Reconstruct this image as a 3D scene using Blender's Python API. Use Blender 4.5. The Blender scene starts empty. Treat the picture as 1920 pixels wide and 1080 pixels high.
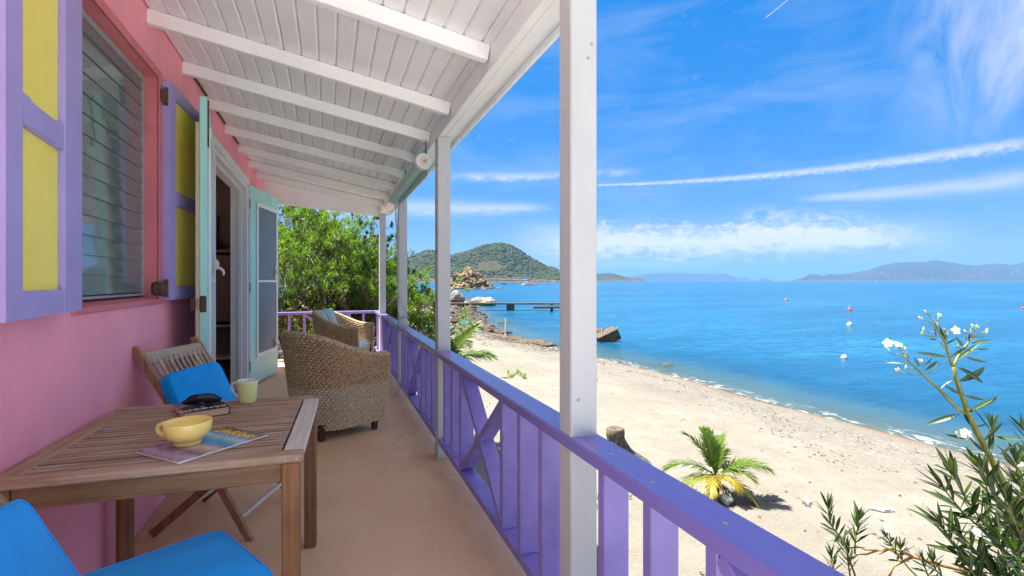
import bpy, bmesh, math, random
import numpy as np
from mathutils import Vector, Matrix, noise as mnoise
random.seed(7); RNG = np.random.RandomState(7)
SC = bpy.context.scene; COL = SC.collection
R = math.radians
# ------------------------------------------------------------------ camera, world, sun, exposure
EYE = 1.33                      # camera height over the veranda floor
FPX = 950.0                     # focal length in pixels of a 1920 wide picture
YAW = math.atan(343 / FPX)      # the camera looks this far to the right of the veranda's long axis (+Y)
ZS = -2.07                      # sea level
CS, CC = math.sin(YAW), math.cos(YAW)
cam_d = bpy.data.cameras.new('camera'); cam = bpy.data.objects.new('camera', cam_d); COL.objects.link(cam)
cam.location = (0, 0, EYE); cam.rotation_euler = (R(90), 0, -YAW)
cam_d.sensor_width = 36; cam_d.lens = 36 * FPX / 1920; cam_d.shift_y = -13 / 1920
cam_d.clip_start = 0.05; cam_d.clip_end = 80000
SC.camera = cam
def ray(px, py):
    u = (px - 960) / FPX; v = (527 - py) / FPX
    return Vector((CS + u * CC, CC - u * CS, v))
def at(px, py, depth):
    return Vector((0, 0, EYE)) + ray(px, py) * depth
def on_z(px, py, z):
    d = ray(px, py); return Vector((0, 0, EYE)) + d * ((z - EYE) / d.z)
def azel(px, py):
    d = ray(px, py).normalized(); return math.atan2(d.x, d.y), math.asin(d.z)
SUN_AZ, SUN_EL = (-0.80, 0.60), R(66)      # the sun stands beyond the house, to the left
vs = SC.view_settings; vs.view_transform = 'Standard'; vs.look = 'None'; vs.gamma = 1; vs.use_curve_mapping = False
vs.exposure = 2.05
SC.cycles.max_bounces = 10; SC.cycles.diffuse_bounces = 6; SC.cycles.glossy_bounces = 4
SC.cycles.transmission_bounces = 6; SC.cycles.transparent_max_bounces = 24; SC.cycles.volume_bounces = 1
SC.cycles.use_denoising = True; SC.cycles.sample_clamp_indirect = 6
sun_d = bpy.data.lights.new('sun', 'SUN'); sun = bpy.data.objects.new('sun', sun_d); COL.objects.link(sun)
sun_d.energy = 4.8; sun_d.angle = R(0.53); sun_d.color = (1.0, 0.95, 0.86)
sdir = Vector((SUN_AZ[0] * math.cos(SUN_EL), SUN_AZ[1] * math.cos(SUN_EL), math.sin(SUN_EL)))
sun.rotation_euler = (-sdir).to_track_quat('-Z', 'Y').to_euler()

# ---- node helpers
class NV:
    """a float socket with arithmetic"""
    def __init__(s, nt, sock): s.nt = nt; s.s = sock
    def _m(s, op, a, b=None, c=None, clamp=False):
        n = s.nt.nodes.new('ShaderNodeMath'); n.operation = op; n.use_clamp = clamp
        for i, v in enumerate((a, b, c)):
            if v is None: continue
            if isinstance(v, NV): s.nt.links.new(v.s, n.inputs[i])
            else: n.inputs[i].default_value = v
        return NV(s.nt, n.outputs[0])
    def __add__(s, o): return s._m('ADD', s, o)
    def __radd__(s, o): return s._m('ADD', o, s)
    def __sub__(s, o): return s._m('SUBTRACT', s, o)
    def __rsub__(s, o): return s._m('SUBTRACT', o, s)
    def __mul__(s, o): return s._m('MULTIPLY', s, o)
    __rmul__ = __mul__
    def __truediv__(s, o): return s._m('DIVIDE', s, o)
    def pow(s, e): return s._m('POWER', s, e)
    def clamp(s): return s._m('ADD', s, 0.0, clamp=True)
    def max(s, o): return s._m('MAXIMUM', s, o)
    def exp(s): return s._m('EXPONENT', s)
    def step(s, a, b):
        n = s.nt.nodes.new('ShaderNodeMapRange'); n.interpolation_type = 'SMOOTHSTEP'
        s.nt.links.new(s.s, n.inputs['Value'])
        for k, v in (('From Min', a), ('From Max', b)):
            if isinstance(v, NV): s.nt.links.new(v.s, n.inputs[k])
            else: n.inputs[k].default_value = v
        return NV(s.nt, n.outputs[0])
def lk(nt, a, b): nt.links.new(a.s if isinstance(a, NV) else a, b)
def mixc(nt, f, a, b, mode='MIX'):
    n = nt.nodes.new('ShaderNodeMix'); n.data_type = 'RGBA'; n.blend_type = mode
    for sock, v in ((n.inputs[0], f), (n.inputs[6], a), (n.inputs[7], b)):
        if isinstance(v, (int, float)): sock.default_value = v
        elif isinstance(v, tuple): sock.default_value = (*v, 1) if len(v) == 3 else v
        else: lk(nt, v, sock)
    return n.outputs[2]
def noise_node(nt, vec, scale, detail=4, rough=0.55, dist=0.0):
    n = nt.nodes.new('ShaderNodeTexNoise'); n.inputs['Scale'].default_value = scale; n.inputs['Detail'].default_value = detail
    n.inputs['Roughness'].default_value = rough; n.inputs['Distortion'].default_value = dist
    nt.links.new(vec, n.inputs['Vector']); return NV(nt, n.outputs['Fac'])
def mapping(nt, vec, scale=(1, 1, 1), rot=(0, 0, 0), loc=(0, 0, 0)):
    n = nt.nodes.new('ShaderNodeMapping'); n.inputs['Scale'].default_value = scale; n.inputs['Rotation'].default_value = rot
    n.inputs['Location'].default_value = loc; nt.links.new(vec, n.inputs['Vector']); return n.outputs[0]

# ---- the sky: Nishita with thin clouds laid out by azimuth and elevation
world = bpy.data.worlds.new('World'); SC.world = world; world.use_nodes = True
nt = world.node_tree; nt.nodes.clear()
SKY_STRENGTH = 0.055
sky = nt.nodes.new('ShaderNodeTexSky'); sky.sky_type = 'NISHITA'; sky.sun_disc = False
sky.sun_elevation = SUN_EL; sky.sun_rotation = math.atan2(SUN_AZ[0], SUN_AZ[1])
sky.altitude = 0; sky.air_density = 1.0; sky.dust_density = 0.25; sky.ozone_density = 3.0
tc = nt.nodes.new('ShaderNodeTexCoord'); sp = nt.nodes.new('ShaderNodeSeparateXYZ'); nt.links.new(tc.outputs['Generated'], sp.inputs[0])
dx, dy, dz = (NV(nt, sp.outputs[i]) for i in range(3))
az = dx._m('ARCTAN2', dx, dy); el = dz._m('ARCSINE', dz)
cv = nt.nodes.new('ShaderNodeCombineXYZ'); lk(nt, az, cv.inputs[0]); lk(nt, el, cv.inputs[1]); AE = cv.outputs[0]
def line_mask(p0, p1, w0, w1, sag=0.0, noi=None, soft=0.08):
    """a soft streak from p0 to p1 (azimuth, elevation), half width w0 to w1"""
    a0, e0 = p0; a1, e1 = p1
    t = (az - a0) / (a1 - a0)
    ec = e0 + t * (e1 - e0) + (t * (1.0 - t)) * sag
    w = (w0 + t * (w1 - w0)).max(0.0008)
    de = (el - ec) / w
    if noi is not None: de = de + noi
    g = ((de * de) * -1.0).exp()
    return g * t.step(-soft, soft) * t.step(1 + soft, 1 - soft)
n_big = noise_node(nt, mapping(nt, AE, (5, 26, 1), (0, 0, R(2))), 1.0, 7, 0.62, 0.3)
n_fine = noise_node(nt, mapping(nt, AE, (22, 60, 1), (0, 0, R(4))), 1.0, 7, 0.65, 0.2)
n_puff = noise_node(nt, mapping(nt, AE, (120, 150, 1)), 1.0, 4, 0.6)
# bank over the sea
bank = line_mask(azel(985, 452), azel(1760, 446), 0.030, 0.024, 0.006, (n_fine - 0.5) * 1.6, 0.10) * ((n_big * 1.3 + n_fine * 0.9 - 0.62).clamp() * 1.15)
n_edge = noise_node(nt, mapping(nt, AE, (34, 62, 1), (0, 0, R(3)), (7, 2, 0)), 1.0, 9, 0.68, 0.5)
n_str = noise_node(nt, mapping(nt, AE, (9, 90, 1), (0, 0, R(-2.5)), (2, 9, 0)), 1.0, 6, 0.6, 0.3)
bank2 = ((line_mask(azel(1010, 458), azel(1740, 443), 0.042, 0.028, 0.004, (n_edge - 0.5) * 2.6 + (n_big - 0.5) * 1.8, 0.16) - 0.34) * 1.7 * (n_str * 0.8 + n_edge * 0.5 + 0.35)).clamp()
tower = ((line_mask(azel(1380, 402), azel(1650, 410), 0.022, 0.015, 0.004, (n_edge - 0.5) * 3.0, 0.25) - 0.2) * (n_edge * 5.0 - 2.1)).clamp() * 0.8
low = line_mask(azel(960, 492), azel(1330, 495), 0.010, 0.008, 0, (n_fine - 0.5) * 1.2, 0.25) * 0.45
trail = line_mask(azel(1110, 347), azel(1935, 266), 0.0018, 0.0085, -0.012, (n_puff - 0.5) * 1.9, 0.05) * (n_puff * 0.9 + 0.12)
wisp = line_mask(azel(1520, 372), azel(1960, 330), 0.006, 0.014, -0.010, (n_fine - 0.5) * 1.4, 0.15) * 0.50
l1 = line_mask(azel(850, 330), azel(1180, 322), 0.010, 0.008, 0, (n_fine - 0.5) * 2.4, 0.15) * (n_fine * 1.7 - 0.45).clamp() * 0.9
l2 = line_mask(azel(700, 388), azel(1010, 390), 0.016, 0.009, 0, (n_fine - 0.5) * 1.6, 0.15) * (n_fine * 1.2 - 0.02).clamp() * 0.9
l3 = line_mask(azel(530, 392), azel(740, 405), 0.014, 0.012, 0, (n_fine - 0.5) * 1.6, 0.2) * 0.45
# cirrus high on the right, and a short contrail
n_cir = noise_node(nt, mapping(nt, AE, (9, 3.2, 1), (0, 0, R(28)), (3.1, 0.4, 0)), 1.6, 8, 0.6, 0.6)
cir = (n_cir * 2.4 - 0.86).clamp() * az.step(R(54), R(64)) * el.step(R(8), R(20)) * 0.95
added_veil = (n_cir * 1.8 - 0.12).clamp() * az.step(R(62), R(92)).max(az.step(R(-40), R(-70))).max(el.step(R(40), R(58))) * el.step(R(2), R(16)) * 0.95  # cloud added to the sky outside the view to brighten the porch
thin = (noise_node(nt, mapping(nt, AE, (3, 12, 1), (0, 0, R(-6)), (1.7, 2.2, 0)), 1.0, 8, 0.62, 0.5) * 2.2 - 1.0).clamp() * 0.28
ct = line_mask(azel(1436, 33), azel(1480, -3), 0.0010, 0.0007, 0, None, 0.1) * 0.6
cl = bank.max(bank2).max(tower).max(low).max(trail).max(wisp).max(l1).max(l2).max(l3).max(cir).max(added_veil).max(thin).max(ct)
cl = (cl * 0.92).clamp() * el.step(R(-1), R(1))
hs = nt.nodes.new('ShaderNodeHueSaturation'); hs.inputs['Saturation'].default_value = 1.56; hs.inputs['Value'].default_value = 1.14
hs.inputs['Hue'].default_value = 0.507
gm = nt.nodes.new('ShaderNodeGamma'); gm.inputs[1].default_value = 0.60; nt.links.new(sky.outputs[0], gm.inputs[0])
lk(nt, mixc(nt, 0.35, gm.outputs[0], (1.3, 2.6, 5.2)), hs.inputs['Color'])
CLOUD = 0.275 / SKY_STRENGTH
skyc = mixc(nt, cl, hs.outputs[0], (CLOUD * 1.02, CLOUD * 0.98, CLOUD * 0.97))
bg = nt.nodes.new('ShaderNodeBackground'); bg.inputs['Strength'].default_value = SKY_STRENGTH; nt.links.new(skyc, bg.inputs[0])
wo = nt.nodes.new('ShaderNodeOutputWorld'); nt.links.new(bg.outputs[0], wo.inputs[0])

# ------------------------------------------------------------------ mesh building
WM = {}                                           # world matrix of each thing
class MB:
    def __init__(s): s.v = []; s.f = []; s.m = []
    def add(s, verts, faces, mi=0, mat=None):
        o = len(s.v)
        if mat is not None: verts = [mat @ Vector(p) for p in verts]
        s.v.extend([tuple(p) for p in verts]); s.f.extend([tuple(i + o for i in f) for f in faces]); s.m.extend([mi] * len(faces)); return s
    def box(s, x0, x1, y0, y1, z0, z1, b=0.004, mi=0, mat=None):
        c = ((x0 + x1) / 2, (y0 + y1) / 2, (z0 + z1) / 2); h = (abs(x1 - x0) / 2, abs(y1 - y0) / 2, abs(z1 - z0) / 2)
        b = min(b, 0.45 * min(h))
        if b <= 0:
            v = [(c[0] + i * h[0], c[1] + j * h[1], c[2] + k * h[2]) for i in (-1, 1) for j in (-1, 1) for k in (-1, 1)]
            return s.add(v, [(0, 1, 3, 2), (4, 6, 7, 5), (0, 4, 5, 1), (2, 3, 7, 6), (0, 2, 6, 4), (1, 5, 7, 3)], mi, mat)
        V = []; idx = {}
        for i in (-1, 1):
            for j in (-1, 1):
                for k in (-1, 1):
                    sg = (i, j, k)
                    for a in range(3):
                        idx[(sg, a)] = len(V)
                        V.append(tuple(c[q] + sg[q] * (h[q] if q == a else h[q] - b) for q in range(3)))
        F = []
        for a in range(3):
            p, q = [(1, 2), (0, 2), (0, 1)][a]
            for sa in (-1, 1):
                def sgn(u, w):
                    t = [0, 0, 0]; t[a] = sa; t[p] = u; t[q] = w; return tuple(t)
                F.append([idx[(sgn(*uw), a)] for uw in ((-1, -1), (1, -1), (1, 1), (-1, 1))])
        for a in range(3):                       # edges along axis a
            p, q = [(1, 2), (0, 2), (0, 1)][a]
            for u in (-1, 1):
                for w in (-1, 1):
                    e = []
                    for sa, order in ((-1, (p, q)), (1, (q, p))):
                        t = [0, 0, 0]; t[a] = sa; t[p] = u; t[q] = w
                        for ax in order: e.append(idx[(tuple(t), ax)])
                    F.append(e)
        for i in (-1, 1):
            for j in (-1, 1):
                for k in (-1, 1): F.append([idx[((i, j, k), a)] for a in range(3)])
        # orient outward
        C = Vector(c); G = []
        for f in F:
            P = [Vector(V[i]) for i in f]; n = (P[1] - P[0]).cross(P[2] - P[0]); m = sum(P, Vector()) / len(P)
            G.append(f if n.dot(m - C) > 0 else f[::-1])
        return s.add(V, G, mi, mat)
    def beam(s, p0, p1, w, t, b=0.003, mi=0, up=(0, 0, 1)):
        """a board from p0 to p1, w wide (sideways) and t thick (along up)"""
        p0 = Vector(p0); p1 = Vector(p1); d = (p1 - p0); L = d.length; x = d.normalized(); u = Vector(up)
        y = u.cross(x)
        if y.length < 1e-4: y = Vector((1, 0, 0)).cross(x)
        y.normalize(); z = x.cross(y)
        M = Matrix(((x.x, y.x, z.x, p0.x), (x.y, y.y, z.y, p0.y), (x.z, y.z, z.z, p0.z), (0, 0, 0, 1)))
        return s.box(0, L, -w / 2, w / 2, -t / 2, t / 2, b, mi, M)
    def tube(s, pts, rad, n=8, mi=0, cap=True):
        pts = [Vector(p) for p in pts]; k = len(pts)
        if not hasattr(rad, '__len__'): rad = [rad] * k
        V = []; F = []; ref = None
        for i, p in enumerate(pts):
            t = (pts[min(i + 1, k - 1)] - pts[max(i - 1, 0)]).normalized()
            if ref is None: ref = t.orthogonal().normalized()
            ref = (ref - t * ref.dot(t)); ref = ref.normalized() if ref.length > 1e-6 else t.orthogonal().normalized()
            b = t.cross(ref)
            for j in range(n):
                a = 2 * math.pi * j / n; V.append(p + (ref * math.cos(a) + b * math.sin(a)) * rad[i])
        for i in range(k - 1):
            for j in range(n): F.append((i * n + j, i * n + (j + 1) % n, (i + 1) * n + (j + 1) % n, (i + 1) * n + j))
        if cap: F.append(tuple(range(n))[::-1]); F.append(tuple((k - 1) * n + j for j in range(n)))
        return s.add(V, F, mi)
    def lathe(s, prof, n=24, mi=0, mat=None, close=False):
        V = []; F = []; k = len(prof)
        for r, z in prof:
            for j in range(n):
                a = 2 * math.pi * j / n; V.append((r * math.cos(a), r * math.sin(a), z))
        for i in range(k - 1):
            for j in range(n): F.append((i * n + j, i * n + (j + 1) % n, (i + 1) * n + (j + 1) % n, (i + 1) * n + j))
        if prof[0][0] > 1e-5: F.append(tuple(range(n))[::-1])
        if prof[-1][0] > 1e-5: F.append(tuple((k - 1) * n + j for j in range(n)))
        return s.add(V, F, mi, mat)
    def grid(s, fn, nu, nv, mi=0, mat=None, wrap=False):
        V = [fn(i / (nu - 1 if not wrap else nu), j / (nv - 1)) for i in range(nu) for j in range(nv)]; F = []
        for i in range(nu if wrap else nu - 1):
            for j in range(nv - 1):
                k = (i + 1) % nu
                F.append((i * nv + j, k * nv + j, k * nv + j + 1, i * nv + j + 1))
        return s.add(V, F, mi, mat)
    def prism(s, poly, z0, z1, mi=0, mat=None):
        n = len(poly); V = [(x, y, z0) for x, y in poly] + [(x, y, z1) for x, y in poly]
        F = [tuple(range(n))[::-1], tuple(range(n, 2 * n))] + [(i, (i + 1) % n, n + (i + 1) % n, n + i) for i in range(n)]
        return s.add(V, F, mi, mat)
    def mesh(s, name, mats, smooth=False, recalc=False):
        me = bpy.data.meshes.new(name); me.from_pydata(s.v, [], s.f)
        if not isinstance(mats, (list, tuple)): mats = [mats]
        for m in mats: me.materials.append(m)
        if len(mats) > 1: me.polygons.foreach_set('material_index', s.m)
        if recalc:
            bm = bmesh.new(); bm.from_mesh(me); bmesh.ops.recalc_face_normals(bm, faces=bm.faces); bm.to_mesh(me); bm.free()
        if smooth: me.polygons.foreach_set('use_smooth', [True] * len(me.polygons))
        me.update(); return me
def tag(o, label=None, cat=None, group=None, kind=None):
    if label: o['label'] = label
    if cat: o['category'] = cat
    if group: o['group'] = group
    if kind: o['kind'] = kind
    return o
def thing(name, label, cat, loc=(0, 0, 0), rz=0.0, group=None):
    o = bpy.data.objects.new(name, None); COL.objects.link(o); o.location = loc; o.rotation_euler = (0, 0, rz); o.empty_display_size = 0.1
    WM[o] = Matrix.Translation(Vector(loc)) @ Matrix.Rotation(rz, 4, 'Z'); return tag(o, label, cat, group)
def put(name, me, parent=None, mat=None):
    o = bpy.data.objects.new(name, me); COL.objects.link(o)
    if parent is not None: o.parent = parent
    if mat is not None: o.matrix_local = mat
    WM[o] = (WM[parent] if parent is not None else Matrix()) @ (mat if mat is not None else Matrix()); return o
def part(name, mb, mats, parent=None, world=False, smooth=False, recalc=False, kind=None):
    if world and parent is not None:
        inv = WM[parent].inverted(); mb.v = [tuple(inv @ Vector(p)) for p in mb.v]
    o = put(name, mb.mesh(name, mats, smooth, recalc), parent)
    if kind: o['kind'] = kind
    return o
def copy_tree(o, parent=None):
    c = o.copy(); COL.objects.link(c)
    if parent is not None: c.parent = parent; c.matrix_parent_inverse = o.matrix_parent_inverse
    for ch in [x for x in list(o.children)]: copy_tree(ch, c)
    return c
def rot_m(x=0, y=0, z=0): return Matrix.Rotation(z, 4, 'Z') @ Matrix.Rotation(y, 4, 'Y') @ Matrix.Rotation(x, 4, 'X')
def loc_m(*p): return Matrix.Translation(Vector(p))
def text_mesh(name, body, size, mat, extrude=0.0004, shear=0.0, space=1.0):
    cu = bpy.data.curves.new(name, 'FONT'); cu.body = body; cu.size = size; cu.extrude = extrude; cu.shear = shear; cu.space_character = space
    cu.align_x = 'LEFT'; cu.align_y = 'BOTTOM_BASELINE'; cu.resolution_u = 3
    o = bpy.data.objects.new(name, cu); COL.objects.link(o)
    dg = bpy.context.evaluated_depsgraph_get(); me = bpy.data.meshes.new_from_object(o.evaluated_get(dg)); bpy.data.objects.remove(o)
    me.materials.clear(); me.materials.append(mat); return me

# ------------------------------------------------------------------ materials
def base_mat(name):
    m = bpy.data.materials.new(name); m.use_nodes = True; t = m.node_tree; b = t.nodes['Principled BSDF']; return m, t, b
def coords(t, jitter=True):
    c = t.nodes.new('ShaderNodeTexCoord')
    if not jitter: return c.outputs['Object']
    oi = t.nodes.new('ShaderNodeObjectInfo'); ml = t.nodes.new('ShaderNodeVectorMath'); ml.operation = 'MULTIPLY_ADD'
    cb = t.nodes.new('ShaderNodeCombineXYZ')
    for i in range(3): t.links.new(oi.outputs['Random'], cb.inputs[i])
    t.links.new(cb.outputs[0], ml.inputs[0]); ml.inputs[1].default_value = (37.0, 53.0, 71.0); t.links.new(c.outputs['Object'], ml.inputs[2])
    return ml.outputs[0]
def world_pos(t):
    g = t.nodes.new('ShaderNodeNewGeometry'); return g.outputs['Position']
def bump(t, b, h, strength, dist=0.01):
    n = t.nodes.new('ShaderNodeBump'); n.inputs['Strength'].default_value = strength; n.inputs['Distance'].default_value = dist
    lk(t, h, n.inputs['Height']); t.links.new(n.outputs[0], b.inputs['Normal'])
def paint(name, col, rough=0.5, var=0.07, scale=5.0, bstr=0.15, bscale=90.0, stretch=(1, 1, 1), dirt=0.0, dirtcol=(0.25, 0.2, 0.15), spec=0.4, dist=0.004, chip=None):
    m, t, b = base_mat(name); v = mapping(t, coords(t), stretch)
    n = noise_node(t, v, scale, 5); n2 = noise_node(t, v, bscale, 4)
    c = mixc(t, n.step(0.3, 0.7), tuple(x * (1 - var) for x in col), tuple(min(1, x * (1 + var)) for x in col))
    if dirt > 0:
        n3 = noise_node(t, mapping(t, coords(t), tuple(1.3 * q for q in stretch), loc=(5, 3, 1)), scale * 2.5, 6, 0.7)
        c = mixc(t, (n3 * 5.0 - 3.05).clamp() * dirt, c, dirtcol)
    if chip:
        n6 = noise_node(t, mapping(t, coords(t), tuple(2.2 * q for q in stretch), loc=(8, 2, 4)), scale * 4.0, 8, 0.78)
        c = mixc(t, (n6 * 14.0 - 9.35).clamp() * 0.75, c, chip)
    t.links.new(c, b.inputs['Base Color']); b.inputs['Roughness'].default_value = rough; b.inputs['Specular IOR Level'].default_value = spec
    bump(t, b, n * 0.6 + n2 * 0.4, bstr, dist); return m
def wood(name, c1, c2, c3, axis=0, rough=0.65, bstr=0.35, grey=0.0, greycol=(0.34, 0.31, 0.28)):
    m, t, b = base_mat(name); s = [38, 38, 38]; s[axis] = 1.6; s2 = [14, 14, 14]; s2[axis] = 0.9
    cc = coords(t)
    g = noise_node(t, mapping(t, cc, tuple(s)), 1.6, 6, 0.65, 0.3); g2 = noise_node(t, mapping(t, cc, tuple(s2)), 1.0, 3)
    oi = t.nodes.new('ShaderNodeObjectInfo'); rnd = NV(t, oi.outputs['Random'])
    c = mixc(t, g.step(0.32, 0.68), c1, c2); c = mixc(t, g2.step(0.45, 0.75) * 0.7, c, c3)
    c = mixc(t, 1.0, c, mixc(t, rnd, (0.80, 0.80, 0.80), (1.12, 1.10, 1.08)), 'MULTIPLY')
    if grey > 0: c = mixc(t, noise_node(t, cc, 4.0, 5, 0.6).step(0.35, 0.65) * grey, c, greycol)
    t.links.new(c, b.inputs['Base Color']); b.inputs['Roughness'].default_value = rough; b.inputs['Specular IOR Level'].default_value = 0.3
    bump(t, b, g, bstr, 0.003); return m
MT = {}
MT['pink'] = paint('pink_stucco', (0.95, 0.36, 0.44), 0.75, 0.08, 2.2, 0.5, 46, (1, 1, .45), dirt=0.22, dirtcol=(0.62, 0.33, 0.36), spec=0.25, dist=0.010)
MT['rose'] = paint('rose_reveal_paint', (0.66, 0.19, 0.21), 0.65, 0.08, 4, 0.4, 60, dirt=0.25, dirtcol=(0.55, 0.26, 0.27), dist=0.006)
MT['white'] = paint('white_ceiling_paint', (0.83, 0.86, 0.88), 0.55, 0.03, 3, 0.30, 60, (1, 1, 1), 0.10, (0.60, 0.53, 0.45), dist=0.004)
MT['post'] = paint('white_post_paint', (0.50, 0.51, 0.515), 0.5, 0.05, 4, 0.45, 26, (1, 1, 0.35), 0.45, (0.34, 0.29, 0.23), dist=0.009, chip=(0.30, 0.24, 0.18))
MT['trim'] = paint('white_trim_paint', (0.74, 0.75, 0.75), 0.5, 0.05, 5, 0.3, 50, (1, 1, 0.4), 0.18, (0.42, 0.36, 0.30), dist=0.005)
MT['lilac'] = paint('lilac_paint', (0.25, 0.195, 0.53), 0.42, 0.12, 6, 0.35, 40, (1, 1, 1), 0.30, (0.15, 0.11, 0.30), dist=0.006, chip=(0.46, 0.43, 0.55))
MT['lilac_rail'] = paint('lilac_rail_paint', (0.21, 0.17, 0.50), 0.24, 0.06, 5, 0.75, 14, (1, 0.16, 1), 0.30, (0.15, 0.11, 0.34), spec=0.6, dist=0.010, chip=(0.42, 0.40, 0.52))
MT['purple'] = paint('purple_shutter_paint', (0.40, 0.325, 0.64), 0.5, 0.05, 5, 0.25, 40, dirt=0.25, dirtcol=(0.27, 0.21, 0.46), chip=(0.55, 0.5, 0.66))
MT['yellow'] = paint('yellow_panel_paint', (0.98, 0.79, 0.12), 0.42, 0.06, 3, 0.25, 30, (1, 1, 0.5), 0.08, (0.7, 0.5, 0.12))
MT['mint'] = paint('mint_paint', (0.42, 0.80, 0.72), 0.5, 0.06, 5, 0.3, 40, (1, 1, 0.3), 0.16, (0.22, 0.30, 0.27))
MT['cream'] = paint('cream_strip', (0.62, 0.50, 0.32), 0.6, 0.08, 6)
MT['floor'] = None
MT['sheet'] = paint('roof_sheet', (0.55, 0.55, 0.54), 0.5)
MT['teak_x'] = wood('teak_x', (0.22, 0.125, 0.07), (0.47, 0.31, 0.20), (0.36, 0.225, 0.14), 0, grey=0.5, greycol=(.48,.40,.325))
MT['teak_y'] = wood('teak_y', (0.27, 0.155, 0.085), (0.50, 0.325, 0.20), (0.40, 0.255, 0.155), 1, grey=0.45, greycol=(.50,.41,.325))
MT['teak_grey'] = wood('teak_grey', (0.50, 0.45, 0.385), (0.66, 0.60, 0.52), (0.56, 0.50, 0.43), 1)
MT['teak_z'] = wood('teak_z', (0.17, 0.075, 0.028), (0.32, 0.155, 0.062), (0.24, 0.11, 0.046), 2, grey=0.10)
MT['teak_apron'] = wood('teak_apron', (0.14, 0.068, 0.03), (0.30, 0.165, 0.08), (0.22, 0.115, 0.055), 0, grey=0.15, greycol=(.42,.32,.22))
MT['teak_chair'] = wood('teak_chair', (0.26, 0.12, 0.052), (0.42, 0.235, 0.12), (0.34, 0.175, 0.09), 2, grey=0.15, greycol=(0.48, 0.41, 0.32))
MT['teak_pale'] = wood('teak_pale', (0.36, 0.265, 0.17), (0.54, 0.43, 0.30), (0.44, 0.33, 0.22), 1, grey=0.3, greycol=(0.56, 0.50, 0.42))
MT['darkwood'] = wood('dark_leg_wood', (0.055, 0.022, 0.014), (0.12, 0.05, 0.03), (0.08, 0.035, 0.02), 2, 0.4)
MT['pine'] = wood('cabinet_pine', (0.15, 0.085, 0.05), (0.28, 0.17, 0.105), (0.2, 0.12, 0.075), 2, 0.6)
MT['rust'] = paint('rusty_iron', (0.10, 0.055, 0.03), 0.7, 0.5, 60, 0.8, 120, dirt=0.6, dirtcol=(0.28, 0.24, 0.2))
MT['steel'] = paint('grey_metal', (0.35, 0.35, 0.36), 0.35, 0.1, 30)
MT['plastic'] = paint('white_plastic', (0.80, 0.80, 0.78), 0.35, 0.02, 10, 0.05)
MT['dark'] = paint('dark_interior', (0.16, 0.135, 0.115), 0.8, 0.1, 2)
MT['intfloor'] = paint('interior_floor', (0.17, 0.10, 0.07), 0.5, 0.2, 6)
MT['black'] = paint('black_metal', (0.012, 0.012, 0.013), 0.4, 0.3, 30)
def fabric(name, col, rough=0.9, wv=420.0, var=0.05):
    m, t, b = base_mat(name); cc = coords(t, False)
    n = noise_node(t, cc, 3.0, 4); w = noise_node(t, mapping(t, cc, (1, 1, 1)), wv, 2)
    c = mixc(t, n.step(0.3, 0.7), tuple(x * (1 - var) for x in col), tuple(min(1, x * (1 + var)) for x in col))
    t.links.new(c, b.inputs['Base Color']); b.inputs['Roughness'].default_value = rough; b.inputs['Specular IOR Level'].default_value = 0.15
    b.inputs['Sheen Weight'].default_value = 0.15
    wr = noise_node(t, mapping(t, cc, (1, 1, 1), loc=(2, 5, 1)), 5.5, 3, .5, .8)
    bump(t, b, w * 0.7 + n * 1.5 + wr * 5.0, 0.4, 0.003); return m
MT['blue'] = fabric('blue_canvas', (0.0, 0.31, 0.78), var=0.14)
MT['canvas'] = fabric('white_cushion_fabric', (0.72, 0.73, 0.72), var=0.10)
MT['mintroll'] = fabric('mint_blind_fabric', (0.42, 0.70, 0.64), 0.6)
def stripes():
    m, t, b = base_mat('striped_cushion_fabric'); cc = coords(t, False)
    s = t.nodes.new('ShaderNodeSeparateXYZ'); t.links.new(cc, s.inputs[0]); y = NV(t, s.outputs[1])
    f = (y * 5.2 + 0.37)._m('FRACT', y * 5.2 + 0.37)
    r = t.nodes.new('ShaderNodeValToRGB'); lk(t, f, r.inputs[0]); r.color_ramp.interpolation = 'CONSTANT'
    st = [(0.0, (0.12, 0.25, 0.42)), (0.22, (0.62, 0.66, 0.60)), (0.29, (0.28, 0.36, 0.18)), (0.47, (0.60, 0.64, 0.55)), (0.54, (0.16, 0.33, 0.50)), (0.70, (0.66, 0.70, 0.66)), (0.77, (0.34, 0.42, 0.25)), (0.93, (0.62, 0.66, 0.62))]
    e = r.color_ramp.elements; e[0].position = 0; e[0].color = (*st[0][1], 1); e[1].position = st[1][0]; e[1].color = (*st[1][1], 1)
    for p, c in st[2:]: q = e.new(p); q.color = (*c, 1)
    t.links.new(r.outputs[0], b.inputs['Base Color']); b.inputs['Roughness'].default_value = 0.9
    bump(t, b, noise_node(t, cc, 600, 2), 0.2, 0.002); return m
MT['stripe'] = stripes()
def ceramic(name, col, band=0.0):
    m, t, b = base_mat(name); cc = coords(t, False); n = noise_node(t, cc, 14, 4)
    c = mixc(t, n.step(0.3, 0.7), tuple(x * 0.96 for x in col), col)
    t.links.new(c, b.inputs['Base Color']); b.inputs['Roughness'].default_value = 0.24; b.inputs['Specular IOR Level'].default_value = 0.5
    if band:
        s = t.nodes.new('ShaderNodeSeparateXYZ'); t.links.new(cc, s.inputs[0]); z = NV(t, s.outputs[2])
        bump(t, b, (z * band)._m('SINE', z * band), 0.25, 0.001)
    return m
MT['lime'] = ceramic('lime_glaze', (0.80, 0.82, 0.34), 620.0)
MT['bowl'] = ceramic('yellow_glaze', (0.95, 0.74, 0.22))
MT['glaze_white'] = ceramic('white_glaze', (0.80, 0.78, 0.75))
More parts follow.
